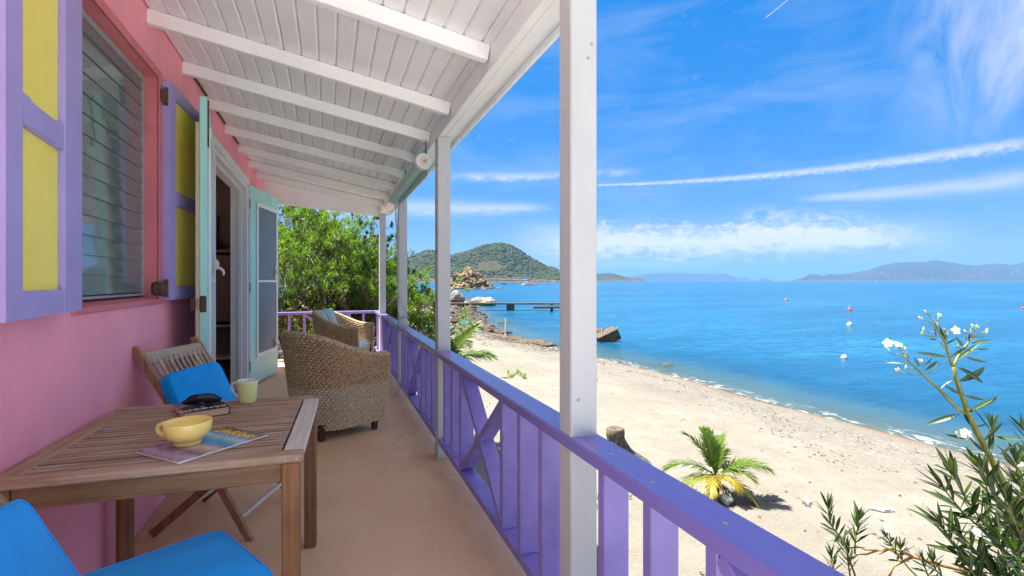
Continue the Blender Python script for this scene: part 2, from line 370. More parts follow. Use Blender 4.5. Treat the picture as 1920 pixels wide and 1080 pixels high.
def terracotta():
    m, t, b = base_mat('terracotta_floor_paint'); cc = coords(t, False)
    sx = t.nodes.new('ShaderNodeSeparateXYZ'); t.links.new(cc, sx.inputs[0]); fx = NV(t, sx.outputs[0])
    n = noise_node(t, cc, 1.3, 6, 0.6); n2 = noise_node(t, cc, 22, 5, 0.65); n3 = noise_node(t, cc, 9.0, 8, 0.75, 0.5)
    c = mixc(t, n.step(0.3, 0.7), (0.74, 0.45, 0.25), (0.82, 0.54, 0.33))
    c = mixc(t, n2.step(0.4, 0.75) * 0.35, c, (0.76, 0.52, 0.35))
    c = mixc(t, (n3 * 7.0 - 4.2).clamp() * 0.6, c, (0.32, 0.17, 0.09))
    n5 = noise_node(t, mapping(t, cc, (3, 1.2, 1), loc=(9, 1, 0)), 2.2, 7, 0.7)
    c = mixc(t, (fx + (n5 - 0.5) * 0.5).step(0.60, 0.80).max((fx + (n5 - 0.5) * 0.4).step(-0.80, -0.92)) * (n5 * 0.6 + 0.1), c, (0.40, 0.23, 0.13))
    c = mixc(t, n5.step(0.56, 0.70) * 0.45, c, (0.86, 0.66, 0.48))
    vo = t.nodes.new('ShaderNodeTexVoronoi'); vo.feature = 'DISTANCE_TO_EDGE'; vo.inputs['Scale'].default_value = 0.75
    wv_ = t.nodes.new('ShaderNodeVectorMath'); wv_.operation = 'MULTIPLY_ADD'; nn = t.nodes.new('ShaderNodeTexNoise'); nn.inputs['Scale'].default_value = 3.0; nn.inputs['Detail'].default_value = 6
    t.links.new(cc, nn.inputs['Vector']); t.links.new(nn.outputs['Color'], wv_.inputs[0]); wv_.inputs[1].default_value = (.5, .5, .5); t.links.new(cc, wv_.inputs[2]); t.links.new(wv_.outputs[0], vo.inputs['Vector'])
    crack = NV(t, vo.outputs['Distance']).step(0.006, 0.001) * n.step(0.50, 0.62)
    c = mixc(t, crack * 0.6, c, (0.26, 0.14, 0.08))
    c = mixc(t, (n2 * 12.0 - 8.4).clamp() * 0.5, c, (0.36, 0.20, 0.11))
    t.links.new(c, b.inputs['Base Color']); lk(t, n2 * 0.25 + 0.38, b.inputs['Roughness']); b.inputs['Specular IOR Level'].default_value = 0.35
    bump(t, b, n2 + n * 1.5, 0.16, 0.006); return m
MT['floor'] = terracotta()
def glass(name, tint, rough=0.03, mixf=0.62, fres=1.5):
    """thin pane: a clear part (tinted) and a mirror part by Fresnel"""
    m, t, b = base_mat(name); t.nodes.remove(b); out = t.nodes['Material Output']
    tr = t.nodes.new('ShaderNodeBsdfTransparent'); tr.inputs[0].default_value = (*tint, 1)
    gl = t.nodes.new('ShaderNodeBsdfGlossy'); gl.inputs['Roughness'].default_value = rough; gl.inputs['Color'].default_value = (0.9, 0.95, 0.95, 1)
    df = t.nodes.new('ShaderNodeBsdfDiffuse'); df.inputs[0].default_value = (0.27, 0.34, 0.32, 1)
    fr = t.nodes.new('ShaderNodeFresnel'); fr.inputs[0].default_value = fres
    m1 = t.nodes.new('ShaderNodeMixShader'); m1.inputs[0].default_value = mixf; t.links.new(df.outputs[0], m1.inputs[1]); t.links.new(tr.outputs[0], m1.inputs[2])
    m2 = t.nodes.new('ShaderNodeMixShader'); t.links.new(fr.outputs[0], m2.inputs[0]); t.links.new(m1.outputs[0], m2.inputs[1]); t.links.new(gl.outputs[0], m2.inputs[2])
    t.links.new(m2.outputs[0], out.inputs[0]); return m
MT['louvre'] = glass('louvre_glass', (0.62, 0.74, 0.72), 0.05, 0.40, 1.8)
MT['screen'] = glass('insect_screen', (0.50, 0.52, 0.55), 0.5, 0.60, 1.15)
def leafmat(name, c1, c2, trans=0.35, rough=0.45, tip=None):
    m, t, b = base_mat(name); oi = t.nodes.new('ShaderNodeObjectInfo'); g = t.nodes.new('ShaderNodeNewGeometry')
    isl = NV(t, g.outputs['Random Per Island'])
    n = noise_node(t, g.outputs['Position'], 2.2, 3)
    c = mixc(t, (isl * 0.7 + n * 0.6 - 0.15).clamp(), c1, c2)
    t.links.new(c, b.inputs['Base Color']); b.inputs['Roughness'].default_value = rough; b.inputs['Specular IOR Level'].default_value = 0.4
    out = t.nodes['Material Output']; tl = t.nodes.new('ShaderNodeBsdfTranslucent')
    t.links.new(mixc(t, 1.0, c, (1.25, 1.35, 0.55), 'MULTIPLY'), tl.inputs[0])
    ms = t.nodes.new('ShaderNodeMixShader'); ms.inputs[0].default_value = trans
    t.links.new(b.outputs[0], ms.inputs[1]); t.links.new(tl.outputs[0], ms.inputs[2]); t.links.new(ms.outputs[0], out.inputs[0]); return m
MT['leaf_bg'] = leafmat('bush_leaf', (0.05, 0.115, 0.014), (0.14, 0.235, 0.028), 0.48)
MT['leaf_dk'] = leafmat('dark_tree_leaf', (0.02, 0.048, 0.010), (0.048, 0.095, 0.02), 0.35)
MT['leaf_lt'] = leafmat('pale_shrub_leaf', (0.10, 0.175, 0.018), (0.21, 0.285, 0.04), 0.45)
MT['leaf_dry'] = leafmat('dry_shrub_leaf', (0.13, 0.13, 0.045), (0.23, 0.21, 0.09), 0.4)
MT['leaf_fg'] = leafmat('oleander_leaf', (0.016, 0.036, 0.011), (0.033, 0.066, 0.018), 0.18, 0.36)
MT['leaf_new'] = leafmat('young_oleander_leaf', (0.04, 0.085, 0.015), (0.075, 0.14, 0.026), 0.35, 0.4)
MT['midrib'] = paint('leaf_midrib', (0.15, 0.19, 0.045), 0.5, 0.1, 20)
MT['stem'] = paint('green_stem', (0.16, 0.165, 0.025), 0.5, 0.25, 14, 0.2)
MT['bark'] = paint('branch_bark', (0.12, 0.075, 0.045), 0.8, 0.3, 20, 0.5, 60)
MT['bark_orange'] = paint('young_branch_bark', (0.30, 0.17, 0.06), 0.7, 0.3, 20, 0.4, 60)
MT['petal'] = leafmat('white_petal', (0.55, 0.545, 0.52), (0.60, 0.595, 0.57), 0.30, 0.6)
MT['bud'] = paint('pale_bud', (0.55, 0.58, 0.22), 0.5, 0.2, 30)
MT['palm_g'] = leafmat('palm_green', (0.05, 0.105, 0.009), (0.12, 0.19, 0.018), 0.35)
MT['palm_y'] = leafmat('palm_yellow', (0.24, 0.20, 0.015), (0.36, 0.28, 0.03), 0.35)
MT['palm_m'] = leafmat('palm_mixed', (0.09, 0.145, 0.012), (0.22, 0.23, 0.024), 0.35)
# ------------------------------------------------------------------ the veranda: floor, house, roof, posts, railing
XW = -0.95; WT = 0.15                      # wall face and thickness
Y0, Y1 = 0.90, 8.45  # near end of house and roof cut short, unseen, to let daylight in
fl = MB(); fl.box(XW - WT, 0.92, Y0 - .4, 9.42, -0.14, 0.0, 0.012)
part_floor = part('floor', fl, MT['floor']); tag(part_floor, kind='structure')
te = MB(); te.box(-9.0, 4.0, -9.0, Y0 - .42, -1.6, -.004, .01)  # terrace added behind the camera, out of view, to bounce sunlight onto the porch
tag(part('bounce_terrace', te, paint('pale_bounce_terrace', (.72, .69, .63), .8, .06, 2)), kind='structure')
fd = MB(); fd.box(-6.0, 0.84, .5, 9.3, -1.5, -0.15, 0.0)
tag(part('foundation', fd, MT['pink']), 'rendered foundation under the veranda floor', 'foundation', kind='structure')

house = thing('house', 'pink stucco house with yellow and purple shutters and mint doors beside the veranda', 'house', (XW, 4, 0))
WIN = (2.50, 3.52, 1.225, 2.53); DOOR = (4.97, 6.95, 0.0, 2.50)
def wall_faces(mb, x, ys, zs, holes, flip):
    for i in range(len(ys) - 1):
        for j in range(len(zs) - 1):
            yc, zc = (ys[i] + ys[i + 1]) / 2, (zs[j] + zs[j + 1]) / 2
            if any(h[0] < yc < h[1] and h[2] < zc < h[3] for h in holes): continue
            q = [(x, ys[i], zs[j]), (x, ys[i + 1], zs[j]), (x, ys[i + 1], zs[j + 1]), (x, ys[i], zs[j + 1])]
            mb.add(q, [(0, 1, 2, 3) if not flip else (3, 2, 1, 0)])
w = MB(); ys = [Y0, WIN[0], WIN[1], DOOR[0], DOOR[1], Y1]; zs_ = [0, WIN[2], DOOR[3], WIN[3], 3.1]
wall_faces(w, XW, ys, zs_, [WIN, DOOR], False); wall_faces(w, XW - WT, ys, zs_, [WIN, DOOR], True)
w.add([(XW, Y1, 0), (XW - 5, Y1, 0), (XW - 5, Y1, 3.1), (XW, Y1, 3.1)], [(0, 1, 2, 3)])
w.add([(XW, Y0, 0), (XW - 5, Y0, 0), (XW - 5, Y0, 3.1), (XW, Y0, 3.1)], [(3, 2, 1, 0)])
w.add([(XW - WT, DOOR[0], 0), (XW, DOOR[0], 0), (XW, DOOR[0], 2.5), (XW - WT, DOOR[0], 2.5)], [(0, 1, 2, 3)])
part('wall', w, MT['pink'], house, True)
# reveal of the window, painted rose, slightly rounded edges
rv = MB(); y0, y1, z0, z1 = WIN; e = 0.003
rv.add([(XW + e, y0 - .0, z0), (XW + e, y1, z0), (XW - WT, y1, z0 + .02), (XW - WT, y0, z0 + .02)], [(0, 1, 2, 3)])
rv.add([(XW + e, y0, z1), (XW + e, y1, z1), (XW - WT, y1, z1), (XW - WT, y0, z1)], [(3, 2, 1, 0)])
rv.add([(XW + e, y1, z0), (XW + e, y1, z1), (XW - WT, y1, z1), (XW - WT, y1, z0)], [(3, 2, 1, 0)])
rv.add([(XW + e, y0, z0), (XW + e, y0, z1), (XW - WT, y0, z1), (XW - WT, y0, z0)], [(0, 1, 2, 3)])
rv.box(XW - .004, XW + .008, y0 - .05, y1 + .055, z1, z1 + .05, .003); rv.box(XW - .004, XW + .008, y1, y1 + .055, z0 - .03, z1, .003)
rv.box(XW - .004, XW + .010, y0 - .05, y1 + .055, z0 - .03, z0, .004)
part('window_surround', rv, MT['rose'], house, True)
xl = XW - 0.085
wf = MB()
wf.box(xl - .02, xl + .02, y0 + .001, y0 + .022, z0 + .02, z1 - .002, .002); wf.box(xl - .02, xl + .02, y1 - .022, y1 - .001, z0 + .02, z1 - .002, .002)
wf.box(xl - .02, xl + .02, y0 + .022, y1 - .022, z1 - .03, z1 - .002, .002); wf.box(xl - .015, xl + .02, y0 + .022, y1 - .022, z0 + .021, z0 + .035, .002)
win = part('window', wf, MT['steel'], house, True)
lp = MB(); lp.box(-.0505, .0505, -(y1 - y0) / 2 + .026, (y1 - y0) / 2 - .026, -.0025, .0025, .001)
lpm = lp.mesh('louvre_pane', MT['louvre'])
cl_ = MB(); cl_.box(-.05, .05, -.004, .004, -.006, .006, .001); clm = cl_.mesh('pane_clip', MT['steel'])
n_l = 14; pitch = (z1 - z0 - .05) / n_l
for i in range(n_l):
    zc = z0 + .055 + pitch * (i + .42); tilt = R(-85 + random.uniform(-.8, .8))
    M = WM[win].inverted() @ loc_m(xl + .012, (y0 + y1) / 2, zc) @ rot_m(0, -tilt, 0)
    put('pane', lpm, win, M)
    put('pane_clip', clm, win, WM[win].inverted() @ loc_m(xl + .014, y1 - .027, zc) @ rot_m(0, -tilt, 0))
# rusty hinge brackets on the window jamb
hb = MB(); hb.box(XW - .03, XW + .035, 3.50, 3.585, 1.245, 1.325, .012); hb.tube([(XW + .03, 3.566, 1.235), (XW + .03, 3.566, 1.34)], .011, 8)
part('hinge', hb, MT['rust'], house, True)
hb = MB(); hb.box(XW + .002, XW + .03, 3.535, 3.57, 2.40, 2.47, .006); hb.tube([(XW + .03, 3.562, 2.385), (XW + .03, 3.562, 2.49)], .011, 8)
part('hinge', hb, MT['rust'], house, True)

def chamfer_board(mb, L, wd, t, cl=0.0, cr=0.0, stop=0.045, mi=0, mat=None):
    """a board along z (0..L), x 0..wd, y 0..t (front at y=t) with stopped chamfers on its front edges"""
    sec = [0, stop, stop + .014, L - stop - .014, L - stop, L] if (cl or cr) else [0, L]
    V = []; F = []
    for k, z in enumerate(sec):
        full = len(sec) == 6 and k in (2, 3); a = cl if full else .0015; b = cr if full else .0015
        V += [(0, 0, z), (wd, 0, z), (wd, t - b, z), (wd - b, t, z), (a, t, z), (0, t - a, z)]
    for k in range(len(sec) - 1):
        for j in range(6): F.append((k * 6 + j, k * 6 + (j + 1) % 6, (k + 1) * 6 + (j + 1) % 6, (k + 1) * 6 + j))
    n = len(sec) - 1; F.append((5, 4, 3, 2, 1, 0)); F.append(tuple(n * 6 + j for j in range(6)))
    mb.add(V, F, mi, mat)
def shutter(name_label, hx, hy, ang, wd, stile_h, stile_f, z0, z1, zm0, zm1, rail_b, rail_t, flip):
    """local x runs from the hinge to the free edge, y is the front"""
    t = .042; M = loc_m(hx, hy, 0) @ rot_m(0, 0, ang)
    if flip: M = M @ Matrix.Diagonal((1, -1, 1, 1))
    mb = MB(); c = .010
    chamfer_board(mb, z1 - z0, stile_h, t, 0, c, .06, 0, M @ loc_m(0, 0, z0))
    chamfer_board(mb, z1 - z0, stile_f, t, c, 0, .06, 0, M @ loc_m(wd - stile_f, 0, z0))
    RZ = Matrix(((0, 0, 1, 0), (0, 1, 0, 0), (-1, 0, 0, 0), (0, 0, 0, 1)))       # board z -> x, x -> -z
    L = wd - stile_h - stile_f
    for za, zb, a, b in ((z0, z0 + rail_b, .0, c), (zm0, zm1, c, c), (z1 - rail_t, z1, c, .0)):
        chamfer_board(mb, L, zb - za, t - .002, b, a, .05, 0, M @ loc_m(stile_h, 0, zb) @ RZ)
    s = part('shutter', mb, MT['purple'], house, True, recalc=True); s['label'] = name_label
    for za, zb in ((z0 + rail_b, zm0), (zm1, z1 - rail_t)):
        p = MB(); p.box(stile_h - .01, wd - stile_f + .01, t * .25, t * .55, za - .008, zb + .008, 0.002, 0, M); part('panel', p, MT['yellow'], s, True, recalc=True)
    return s
a1 = math.atan2(-.648, .080)
# leaf at the left of the window, folded back towards the camera
shutter('shutter on the near side of the louvred window', -.911, 2.326, a1, .653, .196, .119, 1.222, 2.50, 1.772, 1.861, .080, .075, False)
shutter('shutter on the far side of the louvred window', -.944, 3.575, R(87.4), .80, .115, .17, 1.215, 2.535, 1.80, 1.895, .085, .075, True)

# door frame
y0, y1, z0, z1 = DOOR
dfm = MB()
for (ya, yb) in ((y1 - .045, y1 + .0), (y0, y0 + .045)): dfm.box(XW - WT - .02, XW + .012, ya, yb, 0.0, z1 + .0, .004)
dfm.box(XW - .085, XW - .045, y1 - .075, y1 - .046, 0, z1 - .08, .003); dfm.box(XW - .085, XW - .045, y0 + .046, y0 + .075, 0, z1 - .08, .003)
dfm.box(XW - WT - .02, XW + .012, y0 + .046, y1 - .046, z1 - .05, z1, .004); dfm.box(XW - .085, XW - .045, y0 + .046, y1 - .046, z1 - .08, z1 - .051, .003)
dfm.box(XW + .001, XW + .030, y0 - .07, y1 + .012, z1 + .001, z1 + .075, .005)
dfm.box(XW + .001, XW + .026, y1 + .001, y1 + .02, 0, z1, .004)
df = part('door_frame', dfm, MT['trim'], house, True)
for zc in (2.28, 1.25, .28):
    hg = MB(); hg.tube([(XW + .035, y1 + .012, zc - .06), (XW + .035, y1 + .012, zc + .06)], .011, 8); part('hinge', hg, MT['steel'], df, True)
def lever(mb, M):
    """white louvre operator: round housing with a curved handle"""
    prof = [(math.cos(a) * .036, math.sin(a) * .045) for a in [R(90 - 180 * i / 10) for i in range(11)]]
    mb.prism([(0, -.045)] + prof[::-1] + [(0, .045)], -.015, .015, 0, M @ rot_m(R(90), 0, 0))
    pts = [M @ Vector(p) for p in ((.022, 0, -.026), (.045, 0, -.032), (.058, 0, -.045), (.066, 0, -.066), (.063, 0, -.085))]
    mb.tube(pts, [.010, .011, .011, .009, .006], 8)
    mb.box(-.004, .010, -.012, .012, -.085, .075, .004, 0, M)
def door(hx, hy, fx, fy, side, lab):
    wd = math.hypot(fx - hx, fy - hy); M = loc_m(hx, hy, 0) @ rot_m(0, 0, math.atan2(fy - hy, fx - hx))
    if side < 0: M = M @ Matrix.Diagonal((1, -1, 1, 1))
    z0, z1 = .03, 2.52; sx0, sx1, pz0, pz1 = .20, wd - .07, .36, 2.33; t = .045
    d = MB()
    d.box(0, sx0, -t, 0, z0, z1, .004, 0, M); d.box(sx1, wd, -t, 0, z0, z1, .004, 0, M)
    d.box(sx0, sx1, -t + .001, -.001, z0, pz0, .003, 0, M); d.box(sx0, sx1, -t + .001, -.001, pz1, z1, .003, 0, M)
    o = part('door', d, MT['mint'], house, True, recalc=True); o['label'] = lab
    f = MB(); fw = .04
    f.box(sx0 - .012, sx0 + fw, .0015, .016, pz0 - .012, pz1 + .012, .004, 0, M); f.box(sx1 - fw, sx1 + .012, .0015, .016, pz0 - .012, pz1 + .012, .004, 0, M)
    f.box(sx0 + fw, sx1 - fw, .0015, .015, pz0 - .012, pz0 + fw, .004, 0, M); f.box(sx0 + fw, sx1 - fw, .0015, .015, pz1 - fw, pz1 + .012, .004, 0, M)
    zm = 1.33; f.box(sx0 + fw, sx1 - fw, .0015, .013, zm - .014, zm + .014, .003, 0, M)
    part('screen_frame', f, MT['plastic'], o, True, recalc=True)
    for za, zb in ((pz0 + fw, zm - .014), (zm + .014, pz1 - fw)):
        s = MB(); s.box(sx0 + fw - .006, sx1 - fw + .006, .004, .0055, za - .006, zb + .006, 0, 0, M); part('screen', s, MT['screen'], o, True, recalc=True)
    sl = MB(); sl.box(sx0 + .003, sx1 - .003, -.04, .04, -.003, .003, .001); slm = sl.mesh('louvre_slat', MT['trim'])
    n = 20
    for i in range(n):
        zc = pz0 + .05 + (pz1 - pz0 - .1) * i / (n - 1)
        put('louvre_slat', slm, o, WM[o].inverted() @ M @ loc_m(0, -.03, zc) @ rot_m(R(38), 0, 0))
    for zc in (1.46, .46):
        h = MB(); lever(h, M @ loc_m(sx1 - .10 if side < 0 else sx0 + .25, .012, zc) @ rot_m(0, 0, R(90))); part('louvre_handle', h, MT['plastic'], o, True, recalc=True, smooth=False)
    if side > 0:
        s = MB(); s.box(wd - .025, wd + .012, -t - .022, -t - .001, .25, 2.35, .003, 0, M); part('edge_strip', s, MT['cream'], o, True, recalc=True)
        l = MB(); l.box(wd - .004, wd + .010, -t + .004, -.006, 1.13, 1.235, .004, 0, M); l.box(wd - .02, wd + .012, -t - .05, -t + .003, 1.14, 1.225, .012, 0, M)
        part('lock', l, MT['rust'], o, True, recalc=True)
        b = MB(); b.box(wd - .028, wd + .003, .0005, .008, 2.20, 2.50, .002, 0, M); part('bolt', b, MT['rust'], o, True, recalc=True)
        k = MB(); k.tube([M @ Vector((wd + .002, -.03, .74)), M @ Vector((wd + .06, -.035, .742)), M @ Vector((wd + .075, -.02, .73))], .004, 6); part('hook', k, MT['rust'], o, True)
    else:
        l = MB(); l.box(sx1 + .012, wd - .006, .001, .022, 1.29, 1.40, .006, 0, M); l.tube([M @ Vector((sx1 + .03, .02, 1.12)), M @ Vector((sx1 + .03, .07, 1.12))], .02, 10)
        part('latch', l, MT['steel'], o, True, recalc=True)
    return o
door(-.925, 4.955, -.738, 3.745, 1, 'near leaf of the double door, folded back along the wall with a rusty lock on its edge')
door(-.915, 6.985, -.69, 8.00, -1, 'far leaf of the double door, open flat with its screened louvre panel in view')
# the room behind
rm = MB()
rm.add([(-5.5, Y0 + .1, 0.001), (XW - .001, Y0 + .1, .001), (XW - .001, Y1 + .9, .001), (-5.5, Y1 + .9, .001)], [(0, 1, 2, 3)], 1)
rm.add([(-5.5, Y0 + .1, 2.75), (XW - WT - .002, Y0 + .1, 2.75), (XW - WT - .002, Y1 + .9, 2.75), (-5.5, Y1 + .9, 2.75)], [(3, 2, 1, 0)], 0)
for ya, yb, za, zb in ((Y0 + .1, 4.2, 0, 2.75), (4.2, 8.0, 0, .7), (4.2, 8.0, 2.3, 2.75), (8.0, Y1 + .9, 0, 2.75), (5.95, 6.25, .7, 2.3)): rm.add([(-3.6, ya, za), (-3.6, yb, za), (-3.6, yb, zb), (-3.6, ya, zb)], [(0, 1, 2, 3)], 0)  # openings in the unseen back wall added to let daylight into the room
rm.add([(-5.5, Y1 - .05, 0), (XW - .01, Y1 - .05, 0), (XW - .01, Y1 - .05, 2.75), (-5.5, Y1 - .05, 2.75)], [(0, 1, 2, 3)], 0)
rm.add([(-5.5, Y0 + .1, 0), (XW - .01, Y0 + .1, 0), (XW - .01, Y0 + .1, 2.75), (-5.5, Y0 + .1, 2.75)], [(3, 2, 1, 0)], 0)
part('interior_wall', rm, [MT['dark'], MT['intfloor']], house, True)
rf = MB(); rf.add([(XW + .0, Y0, 3.1), (XW + .0, Y1, 3.1), (-6.0, Y1, 4.3), (-6.0, Y0, 4.3)], [(0, 1, 2, 3)]); part('roof', rf, MT['sheet'], house, True)
ct_ = MB(); ct_.box(XW - .10, XW + .085, Y1 + .001, Y1 + .10, 2.45, 2.93, .006)
part('corner_board', ct_, MT['white'], house, True)

cab = thing('cabinet', 'dark pine cabinet with open lower shelf inside the doorway', 'cabinet', (-1.62, 8.05, 0))
c = MB()
for a in (-.45, .41): c.box(a, a + .04, -.22, .22, 0, 1.72, .004)
c.box(-.41, .41, .19, .22, .0, 1.70, .003); part('case', c, MT['pine'], cab)
c = MB(); c.box(-.49, .49, -.26, .24, 1.72, 1.76, .008); part('cabinet_top', c, MT['pine'], cab)
c = MB(); c.box(-.41, .41, -.235, -.21, .78, 1.68, .006); c.box(-.34, -.03, -.245, -.236, .86, 1.60, .02); c.box(.03, .34, -.245, -.236, .86, 1.60, .02); part('door', c, MT['pine'], cab)
for zc in (.70, .26):
    c = MB(); c.box(-.41, .41, -.22, .19, zc, zc + .035, .004); part('shelf', c, MT['teak_pale'], cab)
pic = thing('framed_picture', 'small framed green picture with pale mount on the room wall', 'picture', (-1.72, Y1 - .055, 2.02))
c = MB()
for a in (-.2, .18): c.box(a, a + .02, -.03, -.002, -.25, .25, .002)
for a in (-.25, .23): c.box(-.18, .18, -.03, -.002, a, a + .02, .002)
part('frame', c, MT['black'], pic)
c = MB(); c.box(-.18, .18, -.012, -.004, -.23, .23, 0); part('mount', c, paint('picture_mount', (0.52, 0.48, 0.38), .8), pic)
c = MB(); c.box(-.09, .09, -.016, -.0125, -.14, .14, 0); part('print', c, paint('green_print', (0.12, 0.24, 0.17), .6, .8, 12), pic)
tw = thing('twig_decoration', 'dark curling twig decoration lying on the cabinet top', 'decoration', (-1.62, 8.0, 1.76))
c = MB()
for i in range(22):
    a = random.uniform(-.4, .4); h = random.uniform(.08, .2); q = random.uniform(-.1, .1)
    c.tube([(a, 0, .008), (a + q, random.uniform(-.08, .08), h * .6), (a + q * 2.2, random.uniform(-.1, .1), h), (a + q * 3, 0, h * .5)], .006, 5)
part('twig', c, MT['black'], tw)

# ---- veranda roof
XB = 0.77
roof = thing('veranda_roof', 'white painted lean-to veranda roof with rafters and boarded ceiling', 'roof', (0, 3, 2.4))
SL = -.186
def zc_(x): return 2.85 + SL * (x + .95)
ang = math.atan(SL)
rft = MB(); L = (XB - XW) / math.cos(ang)
rft.box(0, L, -.026, .026, -.082, .0, .004); rm_ = rft.mesh('rafter', MT['white'])
for y in (1.62, 2.45, 3.33, 4.05, 4.79, 5.56, 6.32, 7.07, 7.78):
    put('rafter', rm_, roof, WM[roof].inverted() @ loc_m(XW, y + .026, zc_(XW) - .002) @ rot_m(R(random.uniform(-.5, .5)), -ang, 0))
bw = .1005; nb = 20; bl = Y1 - .03 - Y0
cbm = MB(); t = .02; g = .010
V = []
for yy in (0, bl): V += [(0.0008, yy, t), (0.0008, yy, g), (g, yy, 0), (bw - g, yy, 0), (bw - .0008, yy, g), (bw - .0008, yy, t)]
cbm.add(V, [(i, (i + 1) % 6, 6 + (i + 1) % 6, 6 + i) for i in range(6)] + [(5, 4, 3, 2, 1, 0), (6, 7, 8, 9, 10, 11)])
cb_me = cbm.mesh('ceiling_board', MT['white'], recalc=True)
for i in range(nb):
    xs = XW - .0 + i * bw * math.cos(ang)
    put('ceiling_board', cb_me, roof, WM[roof].inverted() @ loc_m(xs, Y0, zc_(xs) + random.uniform(0, .0015)) @ rot_m(0, -ang, 0))
s = MB(); s.add([(XW - .02, Y0, zc_(XW) + .030), (1.02, Y0, zc_(1.02) + .030), (1.02, Y1 + .05, zc_(1.02) + .030), (XW - .02, Y1 + .05, zc_(XW) + .030)], [(0, 1, 2, 3)])
s.add([(XW - .02, Y0, zc_(XW) + .045), (1.02, Y0, zc_(1.02) + .045), (1.02, Y1 + .05, zc_(1.02) + .045), (XW - .02, Y1 + .05, zc_(XW) + .045)], [(3, 2, 1, 0)])
part('roof_sheet', s, MT['sheet'], roof, True)
s = MB(); s.box(XB, XB + .045, Y0, Y1 - .08, 2.41, 2.525, .004); s.box(XB + .0455, XB + .09, Y0, Y1 - .08, 2.412, 2.51, .004); part('beam', s, MT['white'], roof, True)
s = MB(); s.box(XB + .185, XB + .207, Y0, Y1 + .02, 2.43, 2.525, .003); part('fascia', s, MT['white'], roof, True)
s = MB(); s.box(XB + .0905, XB + .184, Y0, Y1 - .085, 2.462, 2.48, .003); part('soffit', s, MT['white'], roof, True)
# raking end board
s = MB(); yb = Y1 - .075
poly = [(XW + .086, zc_(XW + .09) - .005), (XB + .184, zc_(XB + .184) - .005), (XB + .184, 2.40), (XB - .01, 2.365), (XW + .086, 2.505)]
s.prism(poly, -.032, 0, 0, loc_m(0, yb, 0) @ rot_m(R(90), 0, 0)); part('end_board', s, MT['white'], roof, True, recalc=True)
s = MB(); s.prism([(XW + .09, zc_(XW) - .13), (XB, zc_(XB) - .115), (XB, zc_(XB) - .125), (XW + .09, zc_(XW) - .14)], -.045, -.0325, 0, loc_m(0, yb, 0) @ rot_m(R(90), 0, 0)); part('end_batten', s, MT['white'], roof, True, recalc=True)
# peeling gap along the wall
for ya, yb_ in ((4.12, 4.72), (4.85, 5.5), (5.62, 6.25)):
    s = MB(); s.beam((XW + .012, ya, zc_(XW) - .012), (XW + .012, yb_, zc_(XW) - .012), .02, .012, .003); part('cover_strip', s, MT['bark'], roof, True)

# ---- posts
pm = MB()
V = []
pm.box(-.049, .049, -.049, .049, 0, 2.409, .005)
pmm = pm.mesh('veranda_post', MT['post'])
PY = [1.57, 3.785, 6.02, 8.385]
PL = ['nearest and largest white veranda post, standing through the lilac rail in mid picture', 'second white veranda post from the camera, beside the near end of the mint blind',
      'third white veranda post, with a loose cord hanging down its side', 'farthest white veranda post, at the corner where the two railings meet']
for y, lb in zip(PY, PL):
    o = put('veranda_post', pmm); o.location = (.809, y, 0)
    o.rotation_euler = (0, 0, R({1.57: -1.5, 3.785: .8, 6.02: -.5}.get(y, 0)))
    WM[o] = Matrix.Translation(o.location); tag(o, lb, 'post', 'white posts along the veranda')
nail = MB(); nail.lathe([(0, .004), (.005, .003), (.0065, 0)], 8); nlm = nail.mesh('nail_head', MT['steel'])
POSTS = [o for o in COL.objects if o.name.startswith('veranda_post')]
for o in POSTS:
    for x, z in ((.018, 2.13), (.022, 2.08), (-.012, .93), (.02, .18), (-.02, .21)): put('nail_head', nlm, o, loc_m(x + random.uniform(-.01, .01), -.0492, z + random.uniform(-.03, .03)) @ rot_m(R(90), 0, 0))
    for y, z in ((.01, 2.2), (-.02, .25)): put('nail_head', nlm, o, loc_m(-.0492, y, z) @ rot_m(0, R(-90), 0))
# ---- railings
def railing(root, p0, p1, bal, braces, normal_x=True):
    """p0 -> p1 along the rail; bal = distances along it, braces = (from, to)"""
    p0 = Vector(p0); p1 = Vector(p1); d = (p1 - p0).normalized(); L = (p1 - p0).length
    M = Matrix(((d.x, -d.y, 0, p0.x), (d.y, d.x, 0, p0.y), (0, 0, 1, 0), (0, 0, 0, 1)))
    m = MB(); m.box(0, L, -.058, .058, .764, .808, .006, 0, M); part('handrail', m, MT['lilac_rail'], root, True, recalc=True)
    m = MB(); m.box(0, L, -.047, .047, .122, .158, .004, 0, M); part('bottom_rail', m, MT['lilac'], root, True, recalc=True)
    b = MB(); b.box(-.019, .019, -.043, .043, .1585, .7635, .003); bm_ = b.mesh('baluster', MT['lilac'])
    for s in bal: put('baluster', bm_, root, WM[root].inverted() @ M @ loc_m(s, 0, 0))
    nh = MB(); nh.lathe([(0, .0025), (.005, .002), (.0065, 0)], 8); nhm = nh.mesh('nail_head', MT['steel'])
    for s in bal: put('nail_head', nhm, root, WM[root].inverted() @ M @ loc_m(s + random.uniform(-.006, .006), random.uniform(-.03, .03), .8078))
    for a, c in braces:
        for k, (u, w_) in enumerate((((a, .175), (c, .75)), ((a, .75), (c, .175)))):
            if k == 0:
                m = MB(); m.beam(M @ Vector((u[0], 0, u[1])), M @ Vector((w_[0], 0, w_[1])), .084, .036, .003); part('brace', m, MT['lilac'], root, True)
            else:
                q0 = Vector((u[0], 0, u[1])); q1 = Vector((w_[0], 0, w_[1])); mid = (q0 + q1) / 2; dd = (q1 - q0).normalized() * .026
                for r0, r1 in ((q0, mid - dd), (mid + dd, q1)):
                    m = MB(); m.beam(M @ r0, M @ r1, .082, .034, .003); part('brace', m, MT['lilac'], root, True)
